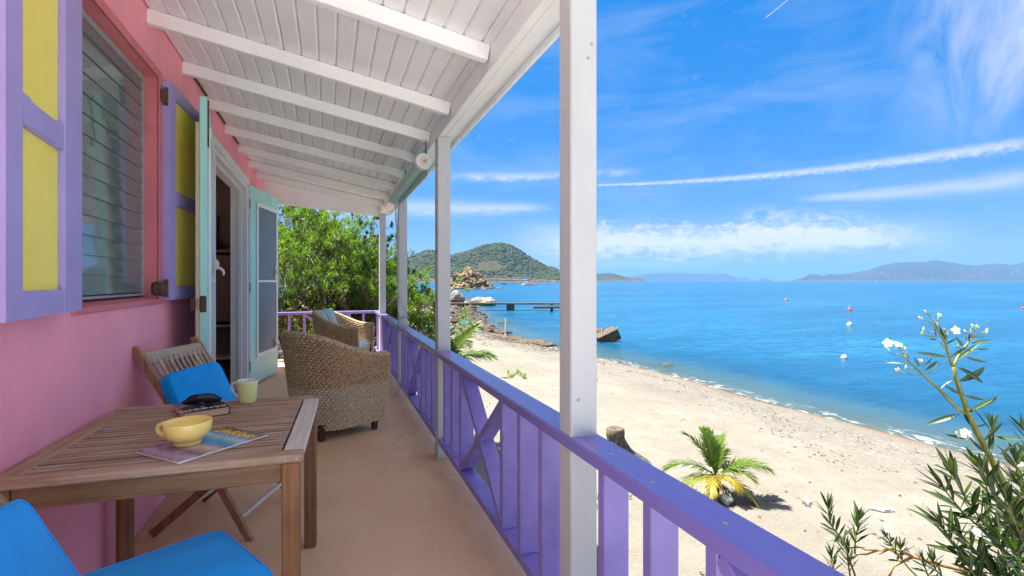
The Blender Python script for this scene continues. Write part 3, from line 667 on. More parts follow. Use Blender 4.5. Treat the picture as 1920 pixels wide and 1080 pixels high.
rail = thing('railing', 'long lilac railing with crossed braces running along the seaward side', 'railing', (.809, 0, 0))
def Ys(*a): return [y + 2.4 for y in a]
bals = []; brs = []
for a, b in ((-.62, 1.57), (1.57, 3.785), (3.785, 6.02), (6.02, 8.385)):
    st = (b - a) / 9.42
    pos = [a + st * k for k in (1, 2, 3, 6.42, 7.42, 8.42)]
    bals += [p + 2.4 for p in pos if p > .15]; brs.append((pos[2] + 2.4 + .02, pos[3] + 2.4 - .02))
bals += [8.65 + 2.4, 8.92 + 2.4]
railing(rail, (.809, -2.4, 0), (.809, 9.36, 0), bals, brs)
rail2 = thing('railing', 'short lilac railing closing the far end of the veranda', 'railing', (0, 9.3, 0))
railing(rail2, (-.93, 9.3, 0), (.749, 9.3, 0), [.30, .535, 1.265, 1.50], [(.555, 1.245)])
m = MB(); m.box(-.93, -.84, 9.25, 9.34, 0, .763, .004); part('rail_post', m, paint('pale_pink_post', (.74, .62, .60), .6), rail2, True)
# ---- roller blind under the beam
bl = thing('roller_blind', 'rolled mint green blind hanging under the beam between two posts', 'blind', (.685, 3.9, 2.255))
m = MB(); LB = 1.86
m.grid(lambda u, v: ((.052 + .004 * math.sin(3 * 2 * math.pi * u + v * 9) * (v * 3 % 1)) * math.cos(2 * math.pi * u), v * LB + .05, (.052 + .003 * math.sin(2 * 2 * math.pi * u + v * 6)) * math.sin(2 * math.pi * u)), 24, 24, 0, None, True)
part('blind_roll', m, MT['mintroll'], bl, smooth=True)
m = MB(); m.lathe([(.0, .0), (.022, .0), (.024, .012), (.030, .012), (.032, -.004), (.050, -.006), (.060, .0), (.063, .02), (.063, .055), (.0, .056)], 28, 0, rot_m(R(-90), 0, 0)); part('end_cap', m, MT['plastic'], bl, smooth=False)
m = MB(); m.tube([(0, -.004, .0), (0, -.03, .0), (.004, -.035, -.02)], .006, 6); part('pulley_pin', m, MT['steel'], bl)
m = MB(); m.box(.038, .041, .06, LB, -.10, .14, 0); part('blind_cloth', m, MT['mintroll'], bl)
m = MB(); m.lathe([(.0, 0), (.058, 0), (.060, .03), (0, .031)], 20, 0, loc_m(0, LB + .05, 0) @ rot_m(R(-90), 0, 0)); part('end_cap', m, MT['plastic'], bl)
m = MB()
m.tube([(.0, LB - .02, -.05), (.03, LB + .05, -.35), (.055, LB + .16, -.62), (.062, LB + .18, -1.0), (.06, LB + .18, -1.25), (.085, LB + .165, -1.36)], .006, 6)
m.tube([(.03, LB + .04, -.05), (.062, LB + .19, -.5), (.058, LB + .185, -.9), (.06, LB + .165, -1.05), (.12, LB + .15, -1.22), (.165, LB + .17, -1.30)], .005, 6)
for k in range(2): m.tube([(.06, LB + .17, -1.36 + .012 * k), (.12, LB + .152, -1.352 + .01 * k), (.185, LB + .16, -1.345 + .012 * k)], .006, 6)
part('cord', m, MT['steel'], bl)
m = MB()
for yy in (.0, 1.1):
    m.tube([(.02, yy + .02, .05), (.02, yy + .02, .17)], .004, 6)
part('hanger', m, MT['rust'], bl)
hk = MB(); hk.lathe([(.018, 0), (.022, -.012), (.016, -.022), (0, -.024)], 12); o = put('ceiling_hook', hk.mesh('ceiling_hook', MT['plastic'])); o.location = (.865, 3.72, 2.4605)
tag(o, 'small white cup hook under the soffit above the second post', 'hook')
# ------------------------------------------------------------------ furniture
TZ = .747
tb = thing('table', 'weathered square teak slat table against the pink wall', 'table', (-.498, 2.328, 0), R(-2.3))
hx, hy, bw_ = .434, .468, .07
for sy in (-1, 1):
    m = MB(); m.box(-hx, hx, sy * hy, sy * (hy - bw_), TZ - .026, TZ, .006); part('border_board', m, MT['teak_x'], tb, recalc=True)
m = MB(); m.box(hx - bw_ + .001, hx, -hy + bw_ + .0015, hy - bw_ - .0015, TZ - .025, TZ - .001, .005); part('border_board', m, MT['teak_grey'], tb)
m = MB(); m.box(-hx, -hx + bw_ - .001, -hy + bw_ + .0015, hy - bw_ - .0015, TZ - .025, TZ - .001, .005); part('border_board', m, MT['teak_y'], tb)
n = 22; iy = hy - bw_ - .004; st = 2 * iy / n
sl = MB(); sl.box(-hx + bw_ + .003, hx - bw_ - .004, -st / 2 + .0048, st / 2 - .0048, -.030, 0, .0022)
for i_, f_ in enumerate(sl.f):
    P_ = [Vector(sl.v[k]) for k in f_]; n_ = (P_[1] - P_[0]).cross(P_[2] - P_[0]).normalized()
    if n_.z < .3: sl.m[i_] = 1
slm = sl.mesh('slat', [MT['teak_x'], wood('dark_slat_side', (.05, .026, .016), (.10, .055, .035), (.07, .04, .026), 0)])  # slat sides and undersides darker than the tops, so the gaps read dark
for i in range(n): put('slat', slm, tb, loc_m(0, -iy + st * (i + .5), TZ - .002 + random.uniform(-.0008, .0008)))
for sx in (-1, 1):
    for sy in (-1, 1):
        x0 = sx * (hx - .012); y0 = sy * (hy - .012); m = MB(); m.box(min(x0, x0 - sx * .056), max(x0, x0 - sx * .056), min(y0, y0 - sy * .056), max(y0, y0 - sy * .056), 0, TZ - .0265, .005); part('leg', m, MT['teak_z'], tb)
for sy in (-1, 1):
    y = sy * (hy - .024); m = MB(); m.box(-hx + .069, hx - .069, min(y, y - sy * .022), max(y, y - sy * .022), TZ - .095, TZ - .0265, .003); part('apron', m, MT['teak_apron'], tb)
for sx in (-1, 1):
    x = sx * (hx - .024); m = MB(); m.box(min(x, x - sx * .022), max(x, x - sx * .022), -hy + .069, hy - .069, TZ - .095, TZ - .0265, .003); part('apron', m, MT['teak_y'], tb)
m = MB(); m.box(-.03, .03, -hy + bw_, hy - bw_, TZ - .045, TZ - .0225, .002); part('under_batten', m, MT['teak_y'], tb)
m = MB()
for p in ((hx - .02, -hy - .001, TZ - .013), (hx - .055, -hy - .001, TZ - .015)): m.lathe([(.006, 0), (.005, .003), (0, .004)], 8, 0, loc_m(*p) @ rot_m(R(90), 0, 0))
part('bolt', m, MT['steel'], tb)

def chair(loc, az, lab):
    c = thing('folding_chair', lab, 'chair', loc, az, 'folding teak chairs at the table')
    W = .235
    for sy in (-1, 1):
        y = sy * W; m = MB()
        P = [(.23, 0), (.14, .16), (-.02, .44), (-.17, .68), (-.29, .86), (-.352, .955)]
        V = []; F = []
        wdt = [.034, .04, .046, .046, .046, .044]
        for (x, z), w_ in zip(P, wdt):
            V += [(x - w_ / 2, y - .012, z), (x + w_ / 2, y - .012, z), (x + w_ / 2, y + .012, z), (x - w_ / 2, y + .012, z)]
        V += [(-.39, y - .012, .985), (-.36, y - .012, .995), (-.36, y + .012, .995), (-.39, y + .012, .985)]
        for k in range(6):
            for j in range(4): F.append((k * 4 + j, k * 4 + (j + 1) % 4, (k + 1) * 4 + (j + 1) % 4, (k + 1) * 4 + j))
        F += [(3, 2, 1, 0), (24, 25, 26, 27)]
        m.add(V, F); part('back_post', m, MT['teak_chair'], c, recalc=True)
        m = MB(); y2 = sy * (W - .027); m.beam((-.30, y2, .012), (.19, y2, .43), .022, .042, .004, up=(0, 0, 1)); part('leg', m, MT['teak_z'], c)
    m = MB(); m.beam((-.318, -W + .013, .925), (-.318, W - .013, .925), .022, .075, .006, up=(-.55, 0, .83)); part('top_rail', m, MT['teak_pale'], c)
    m = MB(); m.beam((-.06, -W + .013, .50), (-.06, W - .013, .50), .022, .04, .004, up=(-.55, 0, .83)); part('lower_rail', m, MT['teak_pale'], c)
    sm_ = MB(); sm_.box(-.0085, .0085, -.005, .005, 0, .475, .0015); smm = sm_.mesh('back_slat', MT['teak_pale'])
    d = Vector((-.295 + .068, 0, .895 - .51)); M0 = rot_m(0, -math.atan2(.227, .385), 0)
    for i in range(11):
        y = -W + .035 + i * (2 * W - .07) / 10; put('back_slat', smm, c, loc_m(-.062, y, .515) @ M0 @ Matrix.Rotation(R(90), 4, 'Z'))
    m = MB(); m.beam((.175, -W + .013, .11), (.175, W - .013, .11), .03, .018, .003, up=(-.5, 0, .86)); part('stretcher', m, MT['teak_grey'], c)
    m = MB(); m.beam((-.22, -W + .05, .09), (-.22, W - .05, .09), .03, .018, .003, up=(.6, 0, .8)); part('stretcher', m, MT['teak_grey'], c)
    ss = MB(); ss.box(-.016, .016, -W + .045, W - .045, -.009, .009, .003); ssm = ss.mesh('seat_slat', MT['teak_y'])
    for i in range(10): put('seat_slat', ssm, c, loc_m(-.19 + i * .044, 0, .435))
    for sy in (-1, 1):
        m = MB(); m.box(-.21, .22, sy * (W - .05) - .01, sy * (W - .05) + .01, .395, .425, .003); part('seat_rail', m, MT['teak_x'], c)
    return c
def cushion_mb(w, d, t, puff=.012):
    """box cushion, soft corners: x depth, y width, z thickness"""
    def f(u, v):
        th = 2 * math.pi * u; ph = math.pi * (v - .5)
        ex = .22
        def sg(a, e): return math.copysign(abs(a) ** e, a)
        cx_ = sg(math.cos(ph), .28); x = sg(math.cos(th), ex) * cx_; y = sg(math.sin(th), ex) * cx_; z = sg(math.sin(ph), .28)
        p = puff * (1 - abs(x) ** 2) * (1 - abs(y) ** 2)
        return (x * d / 2, y * w / 2, z * (t / 2 + p))
    m = MB(); m.grid(f, 56, 24, 0, None, True); return m
CH1 = ((-.512, 3.203, 0), R(-21)); CH2 = ((-.575, 1.46, 0), R(4)); CQ2 = ((-.43, 1.64, 0), R(29.4))
chair(*CH1, 'folding teak chair between the far side of the table and the pink wall')
chair(*CH2, 'folding teak chair pulled up at the near left of the table, mostly under its cushions')
def cush(lab, base, local, w=.43, d=.43, t=.055):
    M = loc_m(*base[0]) @ rot_m(0, 0, base[1]) @ local; loc = M.to_translation()
    o = thing('cushion', lab, 'cushion', loc, 0, 'blue canvas seat cushions')
    m = cushion_mb(w, d, t); m.v = [tuple(M @ Vector(p)) for p in m.v]; part('cover', m, MT['blue'], o, True, smooth=True, recalc=True)
    e = MB(); hw, hd = w / 2 - .004, d / 2 - .004
    for s in (-1, 1):
        sgp = lambda a: math.copysign(abs(a) ** .22, a)
        pts = [M @ Vector((d / 2 * .978 * sgp(math.cos(2 * math.pi * i / 72)), w / 2 * .978 * sgp(math.sin(2 * math.pi * i / 72)), s * t * .41)) for i in range(73)]
        e.tube(pts, .0032, 5, 0, False)
    part('piping', e, MT['blue'], o, True); return o
cush('blue cushion standing against the slatted back of the chair beyond the table', CH1, loc_m(-.075, -.11, .66) @ rot_m(0, R(-114), 0), .44, .44, .06)
cush('blue cushion lying flat on the near chair, its corner under the table edge', CQ2, loc_m(.0, 0, .474), .44, .45, .055)
cush('blue cushion leaning back at the lower left corner of the picture', CH2, loc_m(-.085, -.05, .626) @ rot_m(0, R(-116), 0), .44, .36, .06)

# ---- on the table
TB = WM[tb]
mag = thing('magazine', 'glossy magazine with yellow title and blue cover lying under the yellow bowl', 'magazine', (-.42, 2.083, TZ))
PA, PB, PC = Vector((-.607, 2.055, 0)), Vector((-.45, 1.874, 0)), Vector((-.225, 2.094, 0))
ex = (PC - PB); Lm = ex.length; ex.normalize(); ey = Vector((-ex.y, ex.x, 0)); Wm = .262
MM = Matrix(((ex.x, ey.x, 0, PB.x), (ex.y, ey.y, 0, PB.y), (0, 0, 1, TZ), (0, 0, 0, 1)))
Lm = .325; Wm = .235
pg = MB(); pg.box(0, Lm, 0, Wm, .0005, .0065, .0008, 0, MM); part('pages', pg, MT['glaze_white'], mag, True)
def cover_mat():
    m, t, b = base_mat('magazine_cover'); cc = coords(t, False); s = t.nodes.new('ShaderNodeSeparateXYZ'); t.links.new(cc, s.inputs[0])
    x, y = NV(t, s.outputs[0]), NV(t, s.outputs[1]); n = noise_node(t, cc, 16, 6, .65, .6); n2 = noise_node(t, mapping(t, cc, (1, 1, 1), loc=(4, 2, 0)), 30, 5, .65)
    q = x + (n - 0.5) * 0.09
    r = t.nodes.new('ShaderNodeValToRGB'); lk(t, q / Lm, r.inputs[0]); e = r.color_ramp.elements
    cols = [(0, (.30, .17, .30)), (.12, (.42, .30, .46)), (.22, (.16, .08, .15)), (.33, (.55, .36, .38)), (.42, (.62, .45, .32)), (.50, (.10, .26, .52)), (.62, (.10, .38, .62)), (.70, (.55, .62, .62)), (.76, (.12, .36, .66)), (.84, (.35, .19, .09)), (1, (.10, .065, .05))]
    e[0].position, e[0].color = 0, (*cols[0][1], 1); e[1].position, e[1].color = cols[1][0], (*cols[1][1], 1)
    for p, c in cols[2:]: k = e.new(p); k.color = (*c, 1)
    c = mixc(t, n2.step(.55, .68) * .75, r.outputs[0], (.05, .06, .07)); c = mixc(t, n.step(.62, .72) * .6, c, (.75, .72, .68))
    t.links.new(c, b.inputs['Base Color']); b.inputs['Roughness'].default_value = .18; return m
cv_ = MB(); cv_.box(.0005, Lm - .0005, .0005, Wm - .0005, .0066, .0074, 0)
o = part('cover', cv_, cover_mat(), mag); o.matrix_local = WM[mag].inverted() @ MM; WM[o] = MM
put('title', text_mesh('title', 'Life&Style', .062, paint('title_yellow', (.85, .58, .06), .3), .0002, .1, .86), o, loc_m(Lm - .062, Wm - .010, .0078) @ rot_m(0, 0, R(-90)))
put('subtitle', text_mesh('subtitle', 'the', .014, MT['glaze_white'], .0002), o, loc_m(Lm - .082, Wm - .11, .0080) @ rot_m(0, 0, R(-90)))
bk = thing('book', 'thick paperback with dark cover and white lettering lying behind the bowl', 'book', (-.54, 2.62, TZ))
q0, q1, q3 = Vector((-.568, 2.448, 0)), Vector((-.404, 2.493, 0)), Vector((-.67, 2.724, 0))
ex = (q1 - q0).normalized(); ey = Vector((-ex.y, ex.x, 0)); Lb, Db, Tb = .172, .24, .032
MK = Matrix(((ex.x, ey.x, 0, q0.x), (ex.y, ey.y, 0, q0.y), (0, 0, 1, TZ), (0, 0, 0, 1))) @ rot_m(0, 0, R(8))
p = MB(); p.box(.002, Lb - .003, .002, Db - .002, .0015, Tb - .0015, .001, 0, MK); part('pages', p, paint('page_edges', (.62, .44, .27), .8, .12, 60, .4, 300, (1, 1, 12)), bk, True)
def bookcover():
    m, t, b = base_mat('book_cover'); cc = coords(t, False); n = noise_node(t, cc, 26, 5, .65, .4); n2 = noise_node(t, mapping(t, cc, loc=(3, 1, 0)), 34, 3)
    s = t.nodes.new('ShaderNodeSeparateXYZ'); t.links.new(cc, s.inputs[0]); x = NV(t, s.outputs[0])
    c = mixc(t, n.step(.4, .6), (.016, .016, .018), (.06, .055, .05)); c = mixc(t, x.step(.085, .03) * .8, c, (.16, .095, .075))
    c = mixc(t, n2.step(.64, .68) * x.step(.11, .14), c, (.35, .40, .06)); c = mixc(t, n2.step(.34, .31) * x.step(.11, .14), c, (.42, .05, .03))
    t.links.new(c, b.inputs['Base Color']); b.inputs['Roughness'].default_value = .16; return m
bc = MB(); bc.box(0, Lb, 0, Db, Tb - .0014, Tb, 0); bc.box(0, Lb, 0, Db, 0, .0014, 0); bc.box(Lb - .0029, Lb, 0, Db, .0015, Tb - .0015, 0)
o = part('cover', bc, bookcover(), bk); o.matrix_local = WM[bk].inverted() @ MK; WM[o] = MK
wt = paint('lettering_white', (.80, .80, .78), .3)
put('lettering', text_mesh('lettering', 'RA NIGHTS', .042, wt, .0002, 0, .78), o, loc_m(Lb - .006, .052, Tb + .0003) @ rot_m(0, 0, R(180)))
put('lettering', text_mesh('lettering', "DAY", .028, wt, .0002, 0, .9), o, loc_m(.062, .150, Tb + .0003) @ rot_m(0, 0, R(180)))
sg = thing('sunglasses', 'black wraparound sunglasses folded on top of the dark paperback', 'sunglasses', (-.535, 2.60, TZ + Tb))
sv = ray(375, 752); fwd = Vector((sv.x, sv.y, 0)).normalized(); sx_ = Vector((fwd.y, -fwd.x, 0))
MS = Matrix(((sx_.x, fwd.x, 0, -.530), (sx_.y, fwd.y, 0, 2.585), (0, 0, 1, TZ + Tb + .0005), (0, 0, 0, 1)))
def shield(u, v):
    x = (u - .5) * .135; y = 1.0 - abs(2 * u - 1) ** 2.4; yb = .030 * abs(2 * u - 1) ** 2
    hgt = .006 + .038 * max(0, 1 - abs(2 * u - 1) ** 3.0) ** .7
    notch = .012 * math.exp(-((u - .5) / .06) ** 2)
    return (x, yb + .006 * (1 - (2 * v - 1) ** 2) * -1, .003 + notch * (1 - v) + (hgt) * v)
m = MB(); m.grid(shield, 40, 10, 0, MS); mg = MB()
blackgl = paint('black_lens', (.006, .006, .008), .12, .1, 10, 0.0, spec=.6)
part('lens', m, blackgl, sg, True, smooth=True)
m = MB(); m.tube([MS @ Vector(shield(i / 30, 1.0)) for i in range(31)], .0035, 6); m.tube([MS @ Vector(shield(i / 30, 0.0)) for i in range(31)], .002, 6); part('frame', m, MT['black'], sg, True, smooth=True)
for s in (-1, 1):
    m = MB(); P = [(s * .067, .03, .010), (s * .071, .034, .014), (s * .066, .042, .014), (s * .02, .050 + .004 * s, .010), (-s * .045, .056 + .006 * s, .006), (-s * .060, .058 + .006 * s, .004)]
    m.tube([MS @ Vector(q) for q in P], [.006, .007, .007, .005, .0045, .003], 8); part('temple', m, MT['black'], sg, True, smooth=True)
# bowl and mug
left = Vector((-CC, CS, 0)); la = math.atan2(left.y, left.x)
bo = thing('bowl', 'large yellow ceramic cup bowl with one handle standing on the magazine', 'bowl', (-.470, 2.075, TZ + .0080), la)
m = MB(); m.lathe([(.0, .006), (.034, .004), (.038, .0), (.042, .0005), (.0435, .008), (.0405, .013), (.046, .016), (.060, .026), (.0705, .042), (.0745, .060), (.0758, .078), (.0750, .0815), (.0730, .080), (.0715, .062), (.067, .043), (.056, .028), (.035, .018), (.0, .015)], 64); part('cup', m, MT['bowl'], bo, smooth=True)
m = MB(); m.tube([(.0725, 0, .066), (.086, 0, .071), (.101, 0, .066), (.108, 0, .052), (.102, 0, .037), (.086, 0, .030), (.066, 0, .033)], [.0075, .0078, .0075, .0075, .0075, .0078, .008], 12); part('handle', m, MT['bowl'], bo, smooth=True)
mu = thing('mug', 'lime green ribbed mug with white handle and inside on the far table edge', 'mug', (-.369, 2.725, TZ - .001), la - .15)
m = MB(); m.lathe([(.0, .003), (.030, .003), (.034, .0), (.037, .002), (.0395, .02), (.043, .06), (.0465, .100), (.0475, .106)], 48); part('body', m, MT['lime'], mu, smooth=True)
m = MB(); m.lathe([(.0475, .1061), (.0470, .108), (.0455, .107), (.0435, .09), (.0385, .02), (.03, .010), (.0, .008)], 48); part('inside', m, MT['glaze_white'], mu, smooth=True)
m = MB(); m.tube([(.0445, 0, .082), (.058, 0, .092), (.074, 0, .092), (.085, 0, .080), (.084, 0, .063), (.072, 0, .044), (.056, 0, .030), (.039, 0, .024)], [.0055, .006, .0058, .0055, .0055, .0055, .0055, .006], 10); part('handle', m, MT['glaze_white'], mu, smooth=True)

# ---- wicker armchairs
def wickermat():
    m, t, b = base_mat('woven_seagrass'); cc = coords(t, False); s = t.nodes.new('ShaderNodeSeparateXYZ'); t.links.new(cc, s.inputs[0]); z = NV(t, s.outputs[2])
    n = noise_node(t, cc, 42, 5, .7); n2 = noise_node(t, cc, 3.0, 4); fib = noise_node(t, mapping(t, cc, (1, 1, 3)), 260, 3)
    g = t.nodes.new('ShaderNodeNewGeometry'); 
    c = mixc(t, n.step(.32, .68), (.32, .185, .085), (.74, .53, .30)); c2 = mixc(t, n.step(.32, .68), (.46, .36, .24), (.80, .69, .52))
    band = (z + (n2 - .5) * .03).step(.455, .425)
    c = mixc(t, band, c, c2); c = mixc(t, fib.step(.35, .65) * .35, c, (.78, .63, .43))
    t.links.new(c, b.inputs['Base Color']); b.inputs['Roughness'].default_value = .75; b.inputs['Specular IOR Level'].default_value = .25
    bump(t, b, fib, .7, .003); return m
MT['wicker'] = wickermat()
PERIM = []
A_, BX, FX = .395, -.40, .345
def upath(s):
    """s in 0..1 round the tub from the front of the right arm, round the back, to the front of the left arm"""
    Lst = FX - (-.02); arc = math.pi * .39; tot = 2 * Lst + arc; d = s * tot
    if d < Lst: return Vector((FX - d, -A_, 0)), Vector((0, -1, 0))
    if d > Lst + arc: return Vector((-.02 + (d - Lst - arc), A_, 0)), Vector((0, 1, 0))
    a = (d - Lst) / arc * math.pi
    return Vector((-.02 - .38 * math.sin(a) ** .92, -A_ * math.cos(a), 0)), Vector((-math.sin(a), -math.cos(a), 0)).normalized()
def ht(s):
    k = 1 - abs(2 * s - 1); t = min(1, max(0, (k - .10) / .72)); t = t * t * (3 - 2 * t); return .685 + .20 * t
def tubp(s, z, inner=False):
    p, n = upath(s); h = ht(s); v = max(0.0, (z - .08) / (h - .08))
    off = -.07 + .08 * v ** .8 + .035 * v * v * (1 - abs(2 * s - 1))
    if inner: off -= .055
    q = p + n * off; q.z = z; return q, n
def rowmesh(mb, zf, s0, s1, nst, rad, amp, ph, inner=False, per=4):
    N = nst * per; pts = []; V = []; F = []; k = 5
    for i in range(N + 1):
        s = s0 + (s1 - s0) * i / N; h = ht(s); z = .095 + zf * (h - .095 - .015)
        q, n = tubp(s, z, inner); w = math.sin(math.pi * i / per + ph)
        q = q + n * (amp * w) + Vector((0, 0, .0025 * math.cos(2 * math.pi * i / per + ph))); r = rad * (.86 + .2 * w + random.uniform(-.05, .05))
        q.z += random.uniform(-.0012, .0012)
        for j in range(k):
            a = 2 * math.pi * j / k; V.append(q + n * (math.cos(a) * r) + Vector((0, 0, math.sin(a) * r * 1.02)))
        if i:
            for j in range(k): F.append(((i - 1) * k + j, (i - 1) * k + (j + 1) % k, i * k + (j + 1) % k, i * k + j))
    mb.add(V, F)
wv = MB(); NR = 33
for r_ in range(NR): rowmesh(wv, r_ / (NR - 1), 0.0, 1.0, 90, .0134, .0068, math.pi * (r_ % 2))
wv_me = wv.mesh('woven_shell', MT['wicker'], smooth=True)
wi = MB()
for r_ in range(13, 26): rowmesh(wi, r_ / 25.5, 0.0, 1.0, 56, .017, .007, math.pi * (r_ % 2), True)
wi_me = wi.mesh('woven_lining', MT['wicker'], smooth=True)
backing = MB(); backing.grid(lambda u, v: tuple(tubp(u, .10 + v * (ht(u) - .12))[0] - tubp(u, .3)[1] * .014), 60, 10); backing.grid(lambda u, v: tuple(tubp(u, .14 + v * (ht(u) - .16), True)[0] + tubp(u, .3)[1] * .012), 60, 10)  # dark backing added inside the weave to block light showing through
backing_me = backing.mesh('shell_light_block', paint('dark_weave_backing', (.10, .055, .03), .9))
rim = MB()
for tw_ in range(3):
    pts = []
    N = 220
    for i in range(N + 1):
        s = i / N; q, n = tubp(s, ht(s) - .004); q = q - n * .028; a = i * .62 + tw_ * 2 * math.pi / 3
        pts.append(q + n * math.cos(a) * .021 + Vector((0, 0, math.sin(a) * .012)))
    rim.tube(pts, .0165, 6)
for s in (0.0, 1.0):
    for k in range(24):
        z = .10 + k * (.685 - .11) / 23; q, n = tubp(s, z); rim.tube([q + Vector((.008, 0, 0)) + n * .006, q + Vector((.016, 0, 0)) - n * .028, q + Vector((.008, 0, 0)) - n * .06], .015, 6)
rim_me = rim.mesh('braided_rim', MT['wicker'], smooth=True)
fr = MB()
for r_ in range(13):
    z = .10 + r_ * .021
    N = 24 * 4; V = []
    pts = []; ys0 = -tubp(0.0, z)[0].y
    for i in range(N + 1):
        y = tubp(0, z)[0].y + (2 * ys0) * i / N; pts.append((FX - .04 + .009 * math.sin(math.pi * i / 4 + math.pi * (r_ % 2)), y, z))
    fr.tube(pts, .0125, 5)
fr_me = fr.mesh('front_panel', MT['wicker'], smooth=True)
legm = MB()
V = [(sx * w_, sy * w_, z) for z, w_ in ((0, .019), (.135, .030)) for sx in (-1, 1) for sy in (-1, 1)]
legm.add(V, [(0, 1, 3, 2), (4, 6, 7, 5), (0, 4, 5, 1), (2, 3, 7, 6), (0, 2, 6, 4), (1, 5, 7, 3)]); legme = legm.mesh('leg', MT['darkwood'])
seatm = cushion_mb(.50, .46, .11, .02); seatme = seatm.mesh('seat_cushion', MT['canvas'], smooth=True, recalc=True)
sbase = MB(); sbase.box(-.16, FX - .07, -.29, .29, .30, .36, .02); sbme = sbase.mesh('seat_base', MT['wicker'])
def armchair(loc, az, lab):
    c = thing('wicker_armchair', lab, 'armchair', loc, az, 'wicker tub armchairs on the veranda'); c.scale = (.935, .935, 1)
    for nme, me in (('woven_shell', wv_me), ('woven_lining', wi_me), ('shell_light_block', backing_me), ('braided_rim', rim_me), ('front_panel', fr_me), ('seat_base', sbme)): put(nme, me, c)
    for x, y in ((.27, -.285), (.27, .285), (-.25, -.235), (-.25, .235)): put('leg', legme, c, loc_m(x, y, 0))
    return c
def pillow_me():
    def f(u, v):
        x, y = (u - .5) * 2, (v - .5) * 2; e = max(0, (1 - x ** 4) * (1 - y ** 4)) ** .55; pinch = 1 - .06 * (x * x * y * y)
        return x, y, e, pinch
    m = MB()
    for s in (1, -1): m.grid(lambda u, v: (f(u, v)[0] * .21 * (1 - .05 * f(u, v)[1] ** 2), f(u, v)[1] * .21 * (1 - .05 * f(u, v)[0] ** 2), s * .07 * f(u, v)[2]), 22, 22)
    return m.mesh('striped_pillow', MT['stripe'], smooth=True, recalc=True)
pil = pillow_me()
AC = [((.03, 4.80, 0), R(31), 'wicker tub armchair nearest the table, seen from behind'), ((.19, 7.72, 0), R(-22), 'wicker tub armchair farther along the veranda, seen from the front')]
for i, (lc, az_, lb) in enumerate(AC):
    c = armchair(lc, az_, lb)
    o = put('seat_cushion', seatme); o.matrix_world = WM[c] @ loc_m(.06, 0, .415); WM[o] = WM[c] @ loc_m(.06, 0, .415)
    tag(o, ['pale seat cushion inside the armchair nearest the table', 'pale seat cushion on the farther wicker armchair'][i], 'cushion', 'pale armchair seat cushions')
    M = WM[c] @ [loc_m(-.235, .04, .70), loc_m(-.235, .03, .72)][i] @ rot_m(R([4, 12][i]), R(72), 0)
    o = put('striped_pillow', pil); o.matrix_world = M; WM[o] = M
    tag(o, ['blue and green striped pillow just showing over the back of the nearest wicker armchair', 'blue and green striped pillow propped up in the farther wicker armchair'][i], 'pillow', 'striped pillows on the armchairs')
# ------------------------------------------------------------------ beach and sea
SHORE = [(12.5, -400), (12.4, -60), (12.3, -8), (12.05, 4), (11.72, 6.4), (11.74, 7.4), (11.70, 8.6), (11.52, 10), (11.42, 11.3), (11.58, 14.1), (11.42, 17), (11.02, 19.6), (10.68, 23), (10.36, 25.4), (10.06, 27.9),
         (10.2, 31.4), (10.65, 36.6), (12.6, 46), (15.3, 59.3), (18.2, 72), (19.5, 80), (17.0, 92), (10, 104), (-8, 112), (-60, 118), (-400, 120)]
SHn = np.array(SHORE, float)
def shore_dist(P):
    """signed distance to the waterline, positive on land"""
    P = np.asarray(P, float); best = np.full(len(P), 1e18); inside = np.zeros(len(P), bool)
    poly = np.vstack([SHn, [[-20000, 120], [-20000, -400]]])
    for a, b in zip(SHn[:-1], SHn[1:]):
        d = b - a; t = np.clip(((P - a) @ d) / (d @ d), 0, 1); q = a + t[:, None] * d; best = np.minimum(best, ((P - q) ** 2).sum(1))
    n = len(poly)
    for i in range(n):
        a, b = poly[i], poly[(i + 1) % n]; c = (a[1] > P[:, 1]) != (b[1] > P[:, 1])
        with np.errstate(divide='ignore', invalid='ignore'): xi = (b[0] - a[0]) * (P[:, 1] - a[1]) / (b[1] - a[1]) + a[0]
        inside ^= c & (P[:, 0] < xi)
    d = np.sqrt(best); return np.where(inside, d, -d)
def vnoise(x, y, seed=0):
    xi = np.floor(x).astype(np.int64); yi = np.floor(y).astype(np.int64); fx = x - xi; fy = y - yi; fx = fx * fx * (3 - 2 * fx); fy = fy * fy * (3 - 2 * fy)
    def h(a, b):
        k = (a * 374761393 + b * 668265263 + seed * 2147483647) & 0xffffffff; k = ((k ^ (k >> 13)) * 1274126177) & 0xffffffff; return ((k ^ (k >> 16)) & 0xffff) / 65535.0
    return (h(xi, yi) * (1 - fx) + h(xi + 1, yi) * fx) * (1 - fy) + (h(xi, yi + 1) * (1 - fx) + h(xi + 1, yi + 1) * fx) * fy
def fbm(x, y, o=4, seed=0, g=.5):
    s = 0; a = 1; t = 0
    for k in range(o): s = s + a * vnoise(x * 2 ** k, y * 2 ** k, seed + k); t += a; a *= g
    return s / t - .5
def ground_z(P):
    P = np.asarray(P, float).reshape(-1, 2); d = shore_dist(P); x, y = P[:, 0], P[:, 1]
    wob = fbm(x * .25, y * .25, 3, 5) * .5
    zl = ZS + 1.13 * (1 - np.exp(-np.maximum(d, 0) / 4.6)) + fbm(x * .45, y * .45, 4, 1) * .10 * np.clip(d / 2, 0, 1) + fbm(x * 3, y * 3, 3, 9) * .028 * np.clip(d / 1.5, 0, 1)
    zl = zl + np.clip((d - 12) / 40, 0, 1) * .6
    zw = ZS - .16 * np.maximum(-d, 0) ** .9 - .015
    return np.where(d > 0, zl, np.maximum(zw, -7.0))
def gz(x, y): return float(ground_z([[x, y]])[0])
def axis_vals(segs):
    v = []
    for a, b, n in segs: v += list(np.linspace(a, b, n, endpoint=False))
    v.append(segs[-1][1]); return np.array(v)
